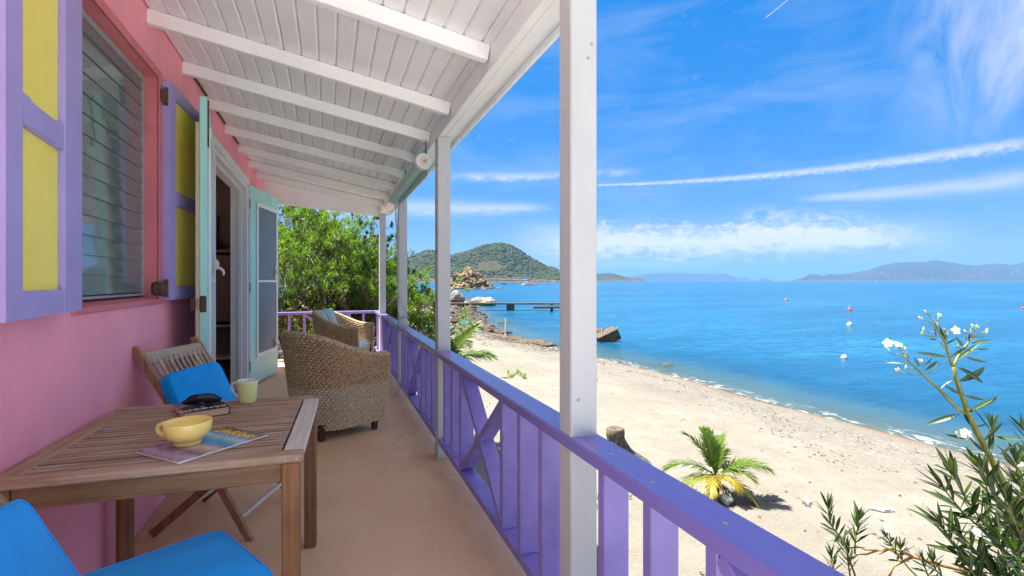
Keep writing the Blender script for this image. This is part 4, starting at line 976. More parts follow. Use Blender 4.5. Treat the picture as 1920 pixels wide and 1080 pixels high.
def sheet(name, xs, ys, zf, mat, attr=None):
    X, Y = np.meshgrid(xs, ys, indexing='ij'); P = np.stack([X.ravel(), Y.ravel()], 1); Z = zf(P); nx, ny = len(xs), len(ys)
    me = bpy.data.meshes.new(name); co = np.column_stack([P, Z]); nv = len(co); me.vertices.add(nv); me.vertices.foreach_set('co', co.ravel())
    i, j = np.meshgrid(np.arange(nx - 1), np.arange(ny - 1), indexing='ij'); a = (i * ny + j).ravel(); q = np.stack([a, a + ny, a + ny + 1, a + 1], 1)
    me.loops.add(q.size); me.loops.foreach_set('vertex_index', q.ravel()); me.polygons.add(len(q)); me.polygons.foreach_set('loop_start', np.arange(0, q.size, 4)); me.polygons.foreach_set('loop_total', np.full(len(q), 4))
    me.polygons.foreach_set('use_smooth', np.ones(len(q), bool)); me.update(calc_edges=True); me.materials.append(mat)
    if attr:
        for k, f in attr.items(): at_ = me.attributes.new(k, 'FLOAT', 'POINT'); at_.data.foreach_set('value', np.asarray(f(P), np.float32))
    return put(name, me)
def sandmat():
    m, t, b = base_mat('coral_sand'); pos = world_pos(t); at_ = t.nodes.new('ShaderNodeAttribute'); at_.attribute_name = 'shore'; d = NV(t, at_.outputs['Fac'])
    n1 = noise_node(t, pos, .35, 6, .6); n2 = noise_node(t, pos, 2.6, 7, .7); n3 = noise_node(t, pos, 38, 4, .7); n4 = noise_node(t, pos, 11, 6, .75, .4)
    c = mixc(t, n1.step(.35, .65), (.158, .145, .118), (.192, .179, .150)); c = mixc(t, n2.step(.38, .72) * .55, c, (.128, .106, .08))
    c = mixc(t, n3.step(.50, .72) * .55, c, (.27, .258, .234)); c = mixc(t, (n4 * 9 - 5.6).clamp() * .55, c, (.085, .07, .05)); c = mixc(t, (n3 * 11 - 6.9).clamp() * .55, c, (.07, .06, .045))
    band = (d + (n1 - .5) * 2.4).step(.4, 1.4) * (d + (n1 - .5) * 2.4).step(4.8, 3.0)
    c = mixc(t, band * (n4 * 4.6 - 1.9).clamp() * .7, c, (.085, .075, .062))
    wet = (d + (n1 - .5) * 1.4 + (n2 - .5) * .5).step(1.5, .35)
    c = mixc(t, wet * .9, c, (.165, .118, .07)); c = mixc(t, d.step(.1, -.9) * .8, c, (.13, .115, .085))
    t.links.new(c, b.inputs['Base Color']); lk(t, wet * -.45 + .9, b.inputs['Roughness']); b.inputs['Specular IOR Level'].default_value = .3
    bump(t, b, n2 * 1.4 + n3 * .5 + n4 * .6, .55, .035); return m
xs = axis_vals([(-400, -40, 16), (-40, 0, 30), (0, 16, 110), (16, 30, 40), (30, 80, 14)]); ys = axis_vals([(-400, -30, 14), (-30, 1, 30), (1, 16, 100), (16, 42, 110), (42, 125, 110), (125, 200, 8)])
beach = sheet('beach', xs, ys, ground_z, sandmat(), {'shore': shore_dist}); tag(beach, kind='structure')
def seamat():
    m, t, b = base_mat('sea_water'); pos = world_pos(t); at_ = t.nodes.new('ShaderNodeAttribute'); at_.attribute_name = 'depth'; d = NV(t, at_.outputs['Fac'])
    out = t.nodes['Material Output']
    w1 = noise_node(t, mapping(t, pos, (.5, 1.5, 1), (0, 0, R(8))), 2.3, 5, .6, .4); w2 = noise_node(t, mapping(t, pos, (.16, .42, 1), (0, 0, R(12))), .9, 4, .6, .3); w3 = noise_node(t, mapping(t, pos, (.012, .03, 1), (0, 0, R(-20))), 1.0, 5, .6)
    w4 = noise_node(t, mapping(t, pos, (.030, .11, 1), (0, 0, R(8))), 1.0, 5, .65, .3)
    murk = noise_node(t, mapping(t, pos, (.8, .25, 1)), 1.0, 5, .6)
    c = mixc(t, w3.step(.38, .62), (.006, .080, .165), (.010, .108, .205)); c = mixc(t, w2.step(.50, .72) * .6, c, (.016, .15, .27)); c = mixc(t, w1.step(.44, .62) * .8, c, (.002, .042, .10)); c = mixc(t, w4.step(.38, .62) * .75, c, (.003, .056, .128))
    shallow = (d + (murk - .5) * .25).step(.55, .10)
    c = mixc(t, shallow * .8, c, (.07, .16, .20))
    t.links.new(c, b.inputs['Base Color']); b.inputs['Roughness'].default_value = .24; b.inputs['Specular IOR Level'].default_value = .16; b.inputs['IOR'].default_value = 1.33
    bn = t.nodes.new('ShaderNodeBump'); bn.inputs['Strength'].default_value = .8; bn.inputs['Distance'].default_value = .14; lk(t, w1 * .6 + w2 * 1.6 + w4 * 2.0, bn.inputs['Height']); t.links.new(bn.outputs[0], b.inputs['Normal'])
    tr = t.nodes.new('ShaderNodeBsdfTransparent'); tr.inputs[0].default_value = (.80, .93, .95, 1)
    op = (1.0 - ((d + (murk - .5) * .16).max(0.0) * -3.0).exp()).clamp()
    ms = t.nodes.new('ShaderNodeMixShader'); lk(t, op, ms.inputs[0]); 
    gl = t.nodes.new('ShaderNodeBsdfGlossy'); gl.inputs['Roughness'].default_value = .12; t.links.new(bn.outputs[0], gl.inputs['Normal'])
    m0 = t.nodes.new('ShaderNodeMixShader'); m0.inputs[0].default_value = .06; t.links.new(tr.outputs[0], m0.inputs[1]); t.links.new(gl.outputs[0], m0.inputs[2])
    t.links.new(m0.outputs[0], ms.inputs[1]); t.links.new(b.outputs[0], ms.inputs[2])
    df = t.nodes.new('ShaderNodeBsdfDiffuse'); df.inputs[0].default_value = (.78, .80, .80, 1)
    fo = noise_node(t, mapping(t, pos, (1.1, .45, 1)), 3.2, 8, .75, 1.2)
    fb = (d + (murk - .5) * .10).step(.16, .055) * d.step(.0, .02) * (fo * 6.0 - 3.15).clamp() * .75
    mf = t.nodes.new('ShaderNodeMixShader'); lk(t, fb, mf.inputs[0]); t.links.new(ms.outputs[0], mf.inputs[1]); t.links.new(df.outputs[0], mf.inputs[2])
    t.links.new(mf.outputs[0], out.inputs[0]); return m
far = 26000
xs = axis_vals([(-far, -2000, 6), (-2000, -200, 10), (-200, -20, 10), (-20, 8, 8), (8, 16, 54), (16, 30, 36), (30, 90, 24), (90, 1000, 20), (1000, far, 12)])
ys = axis_vals([(-far, -1000, 6), (-1000, -40, 10), (-40, 2, 20), (2, 45, 120), (45, 125, 120), (125, 300, 20), (300, 2000, 16), (2000, far, 12)])
sea = sheet('sea', xs, ys, lambda P: np.full(len(P), ZS), seamat(), {'depth': lambda P: np.clip(ZS - ground_z(P), -1, 7)}); tag(sea, kind='structure')

# ------------------------------------------------------------------ hills and islands
def hillmat(name, green=(.06, .10, .025), brown=(.17, .13, .08), rock=(.30, .26, .21), sc=1.0, rockz=8):
    m, t, b = base_mat(name); pos = world_pos(t); s = t.nodes.new('ShaderNodeSeparateXYZ'); t.links.new(pos, s.inputs[0]); z = NV(t, s.outputs[2])
    n1 = noise_node(t, pos, .011 * sc, 6, .65, .4); n2 = noise_node(t, pos, .09 * sc, 6, .7); n3 = noise_node(t, pos, .03 * sc, 5, .6)
    c = mixc(t, (n2 * .6 + n1 * .7).step(.52, .78), green, brown); c = mixc(t, (z + (n3 - .5) * 60).step(rockz + 22, rockz * .2) * .85, c, mixc(t, n2.step(.35, .65), tuple(q * .6 for q in rock), rock))
    t.links.new(c, b.inputs['Base Color']); b.inputs['Roughness'].default_value = .95; b.inputs['Specular IOR Level'].default_value = .1
    bump(t, b, n2, .8, 6.0); return m
def ridge(name, sil, D, W, mat, label, steps=40, rough=1.0, seed=0, sub=6, curve=0.65):
    """a hill whose crest stands at distance D + W behind a shore at distance D; sil = silhouette in the photograph"""
    px = np.array([p[0] for p in sil], float); py = np.array([p[1] for p in sil], float); xq = np.linspace(px[0], px[-1], (len(px) - 1) * sub + 1); yq = np.interp(xq, px, py)
    yq = yq + fbm(xq * .12, xq * 0 + seed, 3, seed) * rough * 2.0 * np.clip((527 - yq) / 12, 0, 1)
    V = []; nx = len(xq)
    for x, y in zip(xq, yq):
        d = ray(x, 527.0); zt = (527 - y) / FPX * (D + W) + EYE - ZS
        for k in range(steps + 1):
            t = k / steps
            if t <= .62: u = t / .62; r = D + W * u; h = zt * (1 - (1 - u) ** (1 / curve)) if curve < 1 else zt * u ** curve
            else: u = (t - .62) / .38; r = D + W * (1 + .8 * u); h = zt * (1 - u ** 1.4)
            px_, py_ = d.x * r, d.y * r
            if k not in (0, steps):
                e = min(1, t / .12) * (1 if t < .55 else max(0, (1 - t) / .45)); near_crest = 1 - math.exp(-((t - .62) / .12) ** 2)
                sc_ = 1.0 / (W * .25); h += float(fbm(np.array([px_ * sc_]), np.array([py_ * sc_]), 5, seed + 3)[0]) * zt * .35 * e * near_crest
            V.append((px_, py_, ZS - .5 + max(0, h)))
    F = [(i * (steps + 1) + k, (i + 1) * (steps + 1) + k, (i + 1) * (steps + 1) + k + 1, i * (steps + 1) + k + 1) for i in range(nx - 1) for k in range(steps)]
    m = MB(); m.add(V, F); o = put(name, m.mesh(name, mat, smooth=True, recalc=True)); tag(o, label, None, None, 'structure'); return o, V, nx, steps + 1
HEAD = [(690, 522), (720, 516), (750, 492), (775, 480), (800, 469), (822, 472), (845, 479), (868, 474), (890, 468), (908, 461), (925, 458), (942, 457), (958, 461), (975, 470), (992, 482), (1008, 491), (1025, 499), (1042, 504), (1060, 514), (1085, 525), (1095, 527)]
hm = hillmat('scrub_hillside', (.026, .044, .012), (.06, .046, .028), (.105, .085, .064), 1.0, 5)
ho, HV, hnx, hns = ridge('headland_hill', HEAD, 1150, 420, hm, 'green scrub covered headland across the bay', 48, 1.0, 3, 8)
# scrub bushes on the headland: one uncountable mass
def blob_mass(name, pts, sizes, mat, sq=.75):
    ico = [(0, 0, 1), (.894, 0, .447), (.276, .851, .447), (-.724, .526, .447), (-.724, -.526, .447), (.276, -.851, .447), (.724, .526, -.447), (-.276, .851, -.447), (-.894, 0, -.447), (-.276, -.851, -.447), (.724, -.526, -.447)]
    tri = [(0, 1, 2), (0, 2, 3), (0, 3, 4), (0, 4, 5), (0, 5, 1), (1, 6, 2), (2, 7, 3), (3, 8, 4), (4, 9, 5), (5, 10, 1), (2, 6, 7), (3, 7, 8), (4, 8, 9), (5, 9, 10), (1, 10, 6)]
    m = MB()
    for p, s in zip(pts, sizes):
        a = random.uniform(0, 6.28); ca, sa = math.cos(a), math.sin(a); V = []
        for x, y, z in ico:
            k = s * random.uniform(.7, 1.25); V.append((p[0] + (x * ca - y * sa) * k, p[1] + (x * sa + y * ca) * k, p[2] + z * k * sq))
        m.add(V, tri)
    o = put(name, m.mesh(name, mat, smooth=False)); return tag(o, None, None, None, 'stuff')
pts = []; szs = []
for q in range(15000):
    i = random.randrange(hnx - 1); k = random.randrange(2, int(hns * .66)); a, b_ = HV[i * hns + k], HV[(i + 1) * hns + k]; t = random.random(); c_ = HV[i * hns + k + 1]; u = random.random()
    p = [a[n] + (b_[n] - a[n]) * t + (c_[n] - a[n]) * u for n in range(3)]
    dens = float(fbm(np.array([p[0] * .008]), np.array([p[1] * .008 + p[2] * .01]), 4, 77)[0])
    if p[2] < ZS + 4 or dens < -.17 + random.uniform(-.06, .10): continue
    pts.append(p); szs.append(random.choice((1.2, 1.8, 2.6, 3.6, 5.2)) * random.uniform(.8, 1.2))
scrub = leafmat('hill_scrub', (.012, .028, .007), (.038, .062, .014), .1, .9)
blob_mass('hillside_scrub', pts, szs, scrub)
# pale boulders along the headland's foot
pts = []; szs = []
for q in range(1500):
    i = random.randrange(hnx - 1); k = random.choice((1, 1, 2, 2, 3, 4)); a = HV[i * hns + k]; b_ = HV[(i + 1) * hns + k]; t = random.random()
    p = [a[n] + (b_[n] - a[n]) * t for n in range(3)]; p[2] = max(ZS, p[2] - .5); pts.append(p); szs.append(random.uniform(.8, 3.0) * (1.5 if k < 3 else 1))
stone_m = paint('granite', (.115, .095, .073), .9, .3, .35, .6, 2.0, dirt=.5, dirtcol=(.10, .075, .05), dist=.05)
blob_mass('headland_boulders', pts, szs, stone_m, .7)
im = hillmat('island_green', (.022, .036, .014), (.045, .04, .026), (.08, .072, .06), .25, 4)
ISL = [('island_hill', [(1060, 527), (1080, 523), (1100, 517), (1122, 512.5), (1140, 511.6), (1155, 513.5), (1172, 519), (1185, 522.5), (1198, 521), (1206, 524), (1212, 527)], 3600, 500, 'small green island on the left of the horizon', 11),
       ('far_island_hill', [(1150, 524), (1175, 519), (1200, 515.5), (1225, 513), (1250, 511), (1275, 512), (1300, 513.5), (1325, 513), (1345, 515), (1356, 513), (1370, 517), (1385, 521), (1398, 520), (1410, 526), (1420, 527)], 12500, 1500, 'long pale blue island low on the horizon', 12),
       ('far_islet_hill', [(1412, 527), (1422, 524), (1434, 520.5), (1444, 524), (1450, 527)], 12000, 500, 'tiny pale islet on the horizon', 13),
       ('great_island_hill', [(1480, 527), (1492, 524), (1505, 521), (1516, 515), (1527, 513), (1540, 517.5), (1554, 513.5), (1566, 515), (1580, 514.5), (1605, 511), (1630, 506), (1655, 497), (1680, 492.5), (1705, 491.5), (1730, 491.5), (1755, 488), (1778, 491.5), (1800, 495), (1830, 497.5), (1850, 494.5), (1875, 494), (1895, 496.5), (1920, 492), (1960, 490), (2010, 494), (2080, 505), (2140, 522), (2150, 527)], 6800, 1300, 'long blue hazy island with scattered white houses across the strait', 14)]
for nm, sil, D, W, lb, sd in ISL:
    o, IV, inx, ins = ridge(nm, sil, D, W, im, lb, 26, .8, sd, 5)
    if sd == 14: GV, gnx, gns = IV, inx, ins
m = MB()
for cx_, n, k0, k1 in ((1600, 5, 1, 7), (1690, 5, 1, 2), (1810, 10, 4, 10), (1850, 18, 2, 7), (1905, 20, 1, 9), (1940, 12, 1, 9), (1640, 3, 2, 6), (1740, 6, 1, 2)):
    for q in range(n):
        x = random.gauss(cx_, 18); f = (x - 1480) / 670 * (gnx - 1); i = int(min(max(f, 0), gnx - 2)); k = random.randint(k0, k1); p = GV[i * gns + k]; s = random.uniform(1.8, 6)
        if p[2] < ZS + 1: continue
        m.box(p[0] - s, p[0] + s, p[1] - s, p[1] + s, p[2] - 2, p[2] + random.uniform(2.5, 5), 0)
tag(part('hillside_houses', m, paint('white_houses', (.55, .55, .53), .8)), kind='stuff')
# the air between
hz = MB(); hz.box(-27000, 27000, -27000, 27000, -9.5, 620, 0); hm_ = bpy.data.materials.new('haze_air'); hm_.use_nodes = True; t = hm_.node_tree; t.nodes.remove(t.nodes['Principled BSDF'])
pv = t.nodes.new('ShaderNodeVolumePrincipled'); pv.inputs['Density'].default_value = 0.72e-4; pv.inputs['Color'].default_value = (.155, .335, .63, 1); pv.inputs['Anisotropy'].default_value = .0
t.links.new(pv.outputs[0], t.nodes['Material Output'].inputs['Volume']); hz_o = part('haze', hz, hm_); tag(hz_o, kind='stuff')
# ------------------------------------------------------------------ vegetation
def leaf_quad(V, F, p, d, up, L, w, droop=.15):
    """a folded narrow leaf at p along d"""
    d = d.normalized(); s = d.cross(up)
    if s.length < 1e-3: s = d.cross(Vector((1, 0, 0)))
    s.normalize(); n = s.cross(d); o = len(V); mid = p + d * (L * .45) + n * (L * .02); tip = p + d * L - Vector((0, 0, L * droop))
    V.extend((tuple(p), tuple(mid + s * w * .5 + n * w * .22), tuple(mid), tuple(mid - s * w * .5 + n * w * .22), tuple(tip)))
    F.extend(((o, o + 1, o + 2), (o + 2, o + 1, o + 4), (o, o + 2, o + 3), (o + 3, o + 2, o + 4)))
def rvec(): 
    while True:
        v = Vector((random.uniform(-1, 1), random.uniform(-1, 1), random.uniform(-1, 1)))
        if .05 < v.length < 1: return v.normalized()
def bush(name, lab, base, height, spread, nlimb, mat, leafL=.15, leafW=.018, depth=4, tipleaves=22, flowers=0, lean=Vector((0, 0, 0)), stem=MT['bark'], up_bias=.55, group=None, whorl=.9, barkr=.035):
    o = thing(name, lab, 'bush' if height < 2.6 else 'shrub', base, 0, group); B = Vector(base)
    br = MB(); V = []; F = []; tips = []
    def grow(p, d, L, r, lev):
        pts = [p]; q = p.copy(); dd = d.copy()
        for k in range(3):
            dd = (dd + rvec() * .22 + Vector((0, 0, .05))).normalized(); q = q + dd * (L / 3); pts.append(q.copy())
        br.tube(pts, [r, r * .9, r * .78, r * .66], 6 if lev < 2 else 4, 0, False)
        if lev >= depth - 2:
            for pt in pts[1:]:
                for z in range(3 if lev == depth - 1 else 2):
                    e = (dd * .5 + rvec() * .9).normalized(); leaf_quad(V, F, pt, e, Vector((0, 0, 1)), leafL * random.uniform(.6, 1.05), leafW * random.uniform(.8, 1.2), random.uniform(.0, .25))
        if lev == depth - 1:
            tips.append((q, dd))
            for z in range(tipleaves):
                a = random.uniform(0, 6.28); sp = random.uniform(.25, 1.25) * whorl; s = dd.orthogonal().normalized(); b2 = dd.cross(s)
                e = dd * math.cos(sp) + (s * math.cos(a) + b2 * math.sin(a)) * math.sin(sp); pp = q - dd * random.uniform(0, leafL * .55)
                leaf_quad(V, F, pp, e, Vector((0, 0, 1)), leafL * random.uniform(.75, 1.15), leafW * random.uniform(.8, 1.2), random.uniform(-.02, .22))
            return
        for k in range(random.choice((2, 3, 3))):
            e = (dd + rvec() * .75 + Vector((0, 0, .18))).normalized(); grow(q, e, L * random.uniform(.62, .85), r * .62, lev + 1)
    for i in range(nlimb):
        a = 2 * math.pi * i / nlimb + random.uniform(-.3, .3); t = random.uniform(.15, 1); d = Vector((math.cos(a) * spread * t, math.sin(a) * spread * t, up_bias * (1.15 - .5 * t))) + lean
        grow(B + Vector((math.cos(a), math.sin(a), 0)) * .12 * spread, d.normalized(), height * random.uniform(.34, .46), barkr, 0)
    part('branch', br, stem, o, True); f = MB(); f.add(V, F); part('foliage', f, mat, o, True)
    if flowers:
        fm = MB()
        for q, dd in random.sample(tips, min(flowers, len(tips))):
            c = q + dd * leafL * .5
            for k in range(5):
                a = 2 * math.pi * k / 5; s = dd.orthogonal().normalized(); b2 = dd.cross(s); e = (s * math.cos(a) + b2 * math.sin(a)); fm.add([c, c + e * .03 + b2 * .012, c + e * .045 + dd * .012, c + e * .03 - b2 * .012], [(0, 1, 2, 3)])
        part('flower', fm, MT['petal'], o, True)
    return o
def ground_at(px, depth):
    d = ray(px, 527); x, y = d.x * depth, d.y * depth; return (x, y, gz(x, y))
OL = 'oleanders beyond the veranda'
B_ = lambda px, dep, *a, **k: bush('oleander_bush', a[0], ground_at(px, dep), *a[1:], group=OL, flowers=k.pop('flowers', 7), **k)
B_(500, 12.3, 'tallest bright green oleander behind the far railing, beside the open door leaf', 3.75, .75, 8, MT['leaf_bg'], leafL=.19, leafW=.019, depth=5, tipleaves=24)
B_(585, 13.0, 'bright green oleander with bare brown limbs behind the middle of the far railing', 3.5, .85, 8, MT['leaf_bg'], leafL=.19, leafW=.019, depth=5, tipleaves=24)
B_(660, 13.2, 'rounded green oleander left of the corner veranda post', 2.95, .85, 8, MT['leaf_bg'], leafL=.18, leafW=.018, depth=5, tipleaves=24)
B_(690, 14.4, 'green oleander rising behind the corner veranda post', 2.25, .6, 7, MT['leaf_bg'], leafL=.18, leafW=.018, depth=5, tipleaves=22)
B_(716, 14.6, 'oleander with white flowers between the second and third veranda posts', 1.6, .36, 7, MT['leaf_bg'], leafL=.18, leafW=.017, depth=5, tipleaves=20, flowers=9)
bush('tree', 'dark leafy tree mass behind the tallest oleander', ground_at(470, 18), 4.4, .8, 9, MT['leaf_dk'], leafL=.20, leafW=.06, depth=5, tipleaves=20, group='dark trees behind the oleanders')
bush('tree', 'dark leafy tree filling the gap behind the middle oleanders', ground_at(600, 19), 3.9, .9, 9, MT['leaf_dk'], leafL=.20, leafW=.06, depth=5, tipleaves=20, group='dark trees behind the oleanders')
bush('low_bush', 'low leafy bush filling the gap under the tallest oleander', ground_at(525, 13.6), 1.9, 1.1, 9, MT['leaf_bg'], leafL=.14, leafW=.03, depth=5, tipleaves=20, barkr=.02)
bush('low_bush', 'low leafy bush under the bare limbs of the middle oleander', ground_at(612, 14.4), 1.9, 1.1, 9, MT['leaf_bg'], leafL=.14, leafW=.03, depth=5, tipleaves=20, barkr=.02)
bush('low_bush', 'low leafy bush behind the right end of the far railing', ground_at(676, 15.0), 1.8, .9, 9, MT['leaf_bg'], leafL=.14, leafW=.03, depth=5, tipleaves=20, barkr=.02)
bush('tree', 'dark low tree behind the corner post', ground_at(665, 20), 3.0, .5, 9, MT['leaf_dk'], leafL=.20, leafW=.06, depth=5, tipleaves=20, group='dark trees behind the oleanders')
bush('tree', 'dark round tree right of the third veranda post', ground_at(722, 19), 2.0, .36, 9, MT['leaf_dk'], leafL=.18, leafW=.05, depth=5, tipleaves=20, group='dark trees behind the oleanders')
bush('leafy_shrub', 'yellow green broad leaved shrub low behind the far railing', ground_at(575, 11.4), 1.55, .9, 8, MT['leaf_lt'], leafL=.075, leafW=.055, depth=4, tipleaves=26, barkr=.015)
bush('dry_shrub', 'pale dry olive shrub behind the left end of the far railing', ground_at(530, 10.8), 1.6, .7, 8, MT['leaf_dry'], leafL=.07, leafW=.03, depth=4, tipleaves=26, barkr=.012)
bush('dry_shrub', 'straw coloured dry shrub between the armchairs and the bright oleander', ground_at(612, 11.2), 1.3, .8, 7, MT['leaf_dry'], leafL=.07, leafW=.03, depth=4, tipleaves=24, barkr=.012)
bush('low_shrub', 'low bright green shrub on the sand left of the second veranda post', ground_at(796, 21), 1.2, 1.1, 8, MT['leaf_bg'], leafL=.10, leafW=.05, depth=4, tipleaves=24, barkr=.014)
bush('low_shrub', 'small lime green shrub at the foot of the flowering oleander', ground_at(800, 16.5), .55, 1.2, 8, MT['leaf_lt'], leafL=.07, leafW=.03, depth=3, tipleaves=26, barkr=.008)
bush('low_shrub', 'flat green shrub on the pale rocks beyond the oleanders', ground_at(785, 30), .8, 1.0, 8, MT['leaf_bg'], leafL=.13, leafW=.06, depth=4, tipleaves=20, barkr=.014)
dead = thing('dead_branch', 'bleached white dead branch sticking up out of the oleanders', 'branch', ground_at(618, 13.2))
m = MB(); p0 = at(606, 520, 13.2); m.tube([Vector(ground_at(618, 13.2)), p0, at(612, 470, 13.2), at(622, 452, 13.2)], [.035, .03, .03, .012], 7); m.tube([at(611, 475, 13.2), at(617, 463, 13.25), at(626, 446, 13.2)], [.025, .03, .008], 6); part('limb', m, paint('bleached_wood', (.62, .58, .52), .8, .1, 20), dead, True)
tf = thing('twig_fence', 'short weathered stick fence standing on the sand below the oleander', 'fence', ground_at(780, 18.5))
for i in range(14):
    x, y, z = ground_at(768 + i * 1.8, 18.5); h = random.uniform(.55, .72); m = MB(); m.tube([(x, y, z - .05), (x + random.uniform(-.03, .03), y, z + h * .5), (x + random.uniform(-.05, .05), y, z + h)], [.014, .016, .010], 5); part('stick', m, MT['teak_grey'], tf, True)

# ---- coconut palms
def flake(mb, x, y, z, s):
    a = random.uniform(0, 6.28); c_, s_ = math.cos(a) * s, math.sin(a) * s; k = random.uniform(.2, .6); h = s * random.uniform(.15, .6)
    o_ = len(mb.v); mb.v += [(x - c_, y - s_, z), (x + s_ * k, y - c_ * k, z + h * .4), (x + c_, y + s_, z + h * .2), (x - s_ * k, y + c_ * k, z + h)]; mb.f += [(o_, o_ + 1, o_ + 2), (o_, o_ + 2, o_ + 3), (o_, o_ + 1, o_ + 3), (o_ + 1, o_ + 2, o_ + 3)]; mb.m += [0] * 4
def frond(o, base, az_, el_, L, mat, droop=.9, n=26, lw=.028, ll=.34, twist=0.0, name='frond'):
    P = []; p = Vector(base); e = el_; N = 14
    for k in range(N + 1):
        P.append(p.copy()); d = Vector((math.cos(az_) * math.cos(e), math.sin(az_) * math.cos(e), math.sin(e))); p = p + d * (L / N); e -= droop / N * (.5 + 1.1 * k / N)
    m = MB(); m.tube(P, [.011 * (1 - .75 * k / N) for k in range(N + 1)], 5, 0, False); V = []; F = []
    for i in range(n):
        t = .16 + .84 * i / (n - 1); f = t * N; k = min(N - 1, int(f)); q = P[k].lerp(P[k + 1], f - k); d = (P[k + 1] - P[k]).normalized(); side = d.cross(Vector((0, 0, 1)))
        side = side.normalized() if side.length > .05 else Vector((-math.sin(az_), math.cos(az_), 0)); nrm = side.cross(d)
        if twist: side = Matrix.Rotation(twist, 3, d) @ side; nrm = Matrix.Rotation(twist, 3, d) @ nrm
        l = ll * L * (math.sin(math.pi * (.12 + .80 * t)) ** .7) * random.uniform(.85, 1.1)
        for s in (-1, 1):
            e_ = (side * s * (.95 - .55 * t) + d * (.55 + .55 * t) + nrm * random.uniform(.05, .3)).normalized(); w = lw * L
            o_ = len(V); hang = Vector((0, 0, -l * random.uniform(.12, .42))); wd = nrm.cross(e_).normalized() * w * .5; fold = nrm * w * .18
            a, b_, c_ = q, q + e_ * l * .5 + hang * .22, q + e_ * l + hang
            V += [a - wd * .5, a + wd * .5, b_ - wd + fold, b_ + wd + fold, c_]; F += [(o_, o_ + 1, o_ + 3, o_ + 2), (o_ + 2, o_ + 3, o_ + 4)]
    m.add(V, F); return part(name, m, mat, o, True)
pb = on_z(1341, 930, -1.1); pbz = gz(pb.x, pb.y); 
pb = on_z(1341, 930, pbz)
palm = thing('palm', 'small young coconut palm with yellow lower fronds standing on the open sand', 'palm tree', (pb.x, pb.y, pbz))
dep = pb.x * CS + pb.y * CC; top = at(1343, 893, dep)
m = MB(); m.tube([(pb.x, pb.y, pbz - .05), (pb.x, pb.y, pbz + .05), tuple((pb + top) / 2), tuple(top)], [.05, .045, .034, .028], 9)
for k in range(6):
    a = k * 1.05; m.tube([(pb.x + .02 * math.cos(a), pb.y + .02 * math.sin(a), pbz + .02), (pb.x + .045 * math.cos(a), pb.y + .045 * math.sin(a), pbz + .12), tuple(top + Vector((.05 * math.cos(a), .05 * math.sin(a), .05)))], [.018, .016, .010], 5)
part('trunk', m, paint('palm_trunk', (.26, .20, .12), .8, .3, 20, .6, 60, (1, 1, 4)), palm, True, smooth=True)
IR = math.atan2(-CS, CC); IB = math.atan2(CC, CS)                      # azimuths: to the picture's right, and away from the camera
for a, e, L, mt, dr, tw_ in ((IR + math.pi - .25, 1.22, .78, 'palm_g', .75, .5), (IR + math.pi - 1.2, 1.35, .70, 'palm_g', .55, 0), (IR + 1.0, 1.15, .72, 'palm_g', .9, -.5), (IB + .1, 1.3, .70, 'palm_g', .5, 0),
                         (IR + math.pi - .15, .62, .80, 'palm_g', 1.35, 0), (IR + math.pi + .35, .35, .68, 'palm_m', 1.6, 0), (IR + .15, .58, .86, 'palm_m', 1.35, 0), (IR - .35, .75, .80, 'palm_g', 1.3, 0),
                         (IB + math.pi + .35, .55, .50, 'palm_y', 1.7, 0), (IB + math.pi - .55, .42, .60, 'palm_y', 1.6, 0), (IR - .55, -.05, .70, 'palm_y', 1.3, 0), (IB - .6, .9, .65, 'palm_g', 1.2, 0), (IB + math.pi + .9, .7, .6, 'palm_m', 1.5, 0)):
    frond(palm, top, a, e, L * .74, MT[mt], dr, 30, .034, .42, tw_)
MT['palm_d'] = leafmat('dead_frond', (.11, .07, .03), (.20, .13, .06), .15)
for a, e in ((IR - .9, -.35), (IB + math.pi + .5, -.45)): frond(palm, top - Vector((0, 0, .05)), a, e, .42, MT['palm_d'], .9, 16, .03, .30)
lt = MB()
for q in range(260):
    x = pb.x + random.gauss(.05, .28); y = pb.y + random.gauss(-.05, .24); flake(lt, x, y, gz(x, y) + .003, random.choice((.006, .01, .015, .03)))
tag(part('leaf_litter', lt, MT['palm_d']), kind='stuff')
g2 = ground_at(833, 7.6)
palm2 = thing('palm', 'larger coconut palm partly hidden behind the second veranda post', 'palm tree', g2)
t2 = at(836, 678, 7.6); m = MB(); m.tube([(g2[0], g2[1], g2[2] - .05), tuple((Vector(g2) + t2) / 2), tuple(t2)], [.07, .05, .035], 9); part('trunk', m, MT['bark'], palm2, True, smooth=True)
for a, e, L, mt, dr, tw_ in ((IR + math.pi, 1.48, 1.0, 'palm_m', .22, 1.2), (IR + .15, .98, .85, 'palm_g', .35, .7), (IR + .2, .36, .85, 'palm_g', .75, .35), (IR + math.pi + .3, .3, .8, 'palm_g', 1.2, 0), (IB + .3, .9, .8, 'palm_g', .9, 0), (IB + math.pi, .35, .7, 'palm_m', 1.2, 0)):
    frond(palm2, t2, a, e, L * .86, MT[mt], dr, 34, .034, .40, tw_)

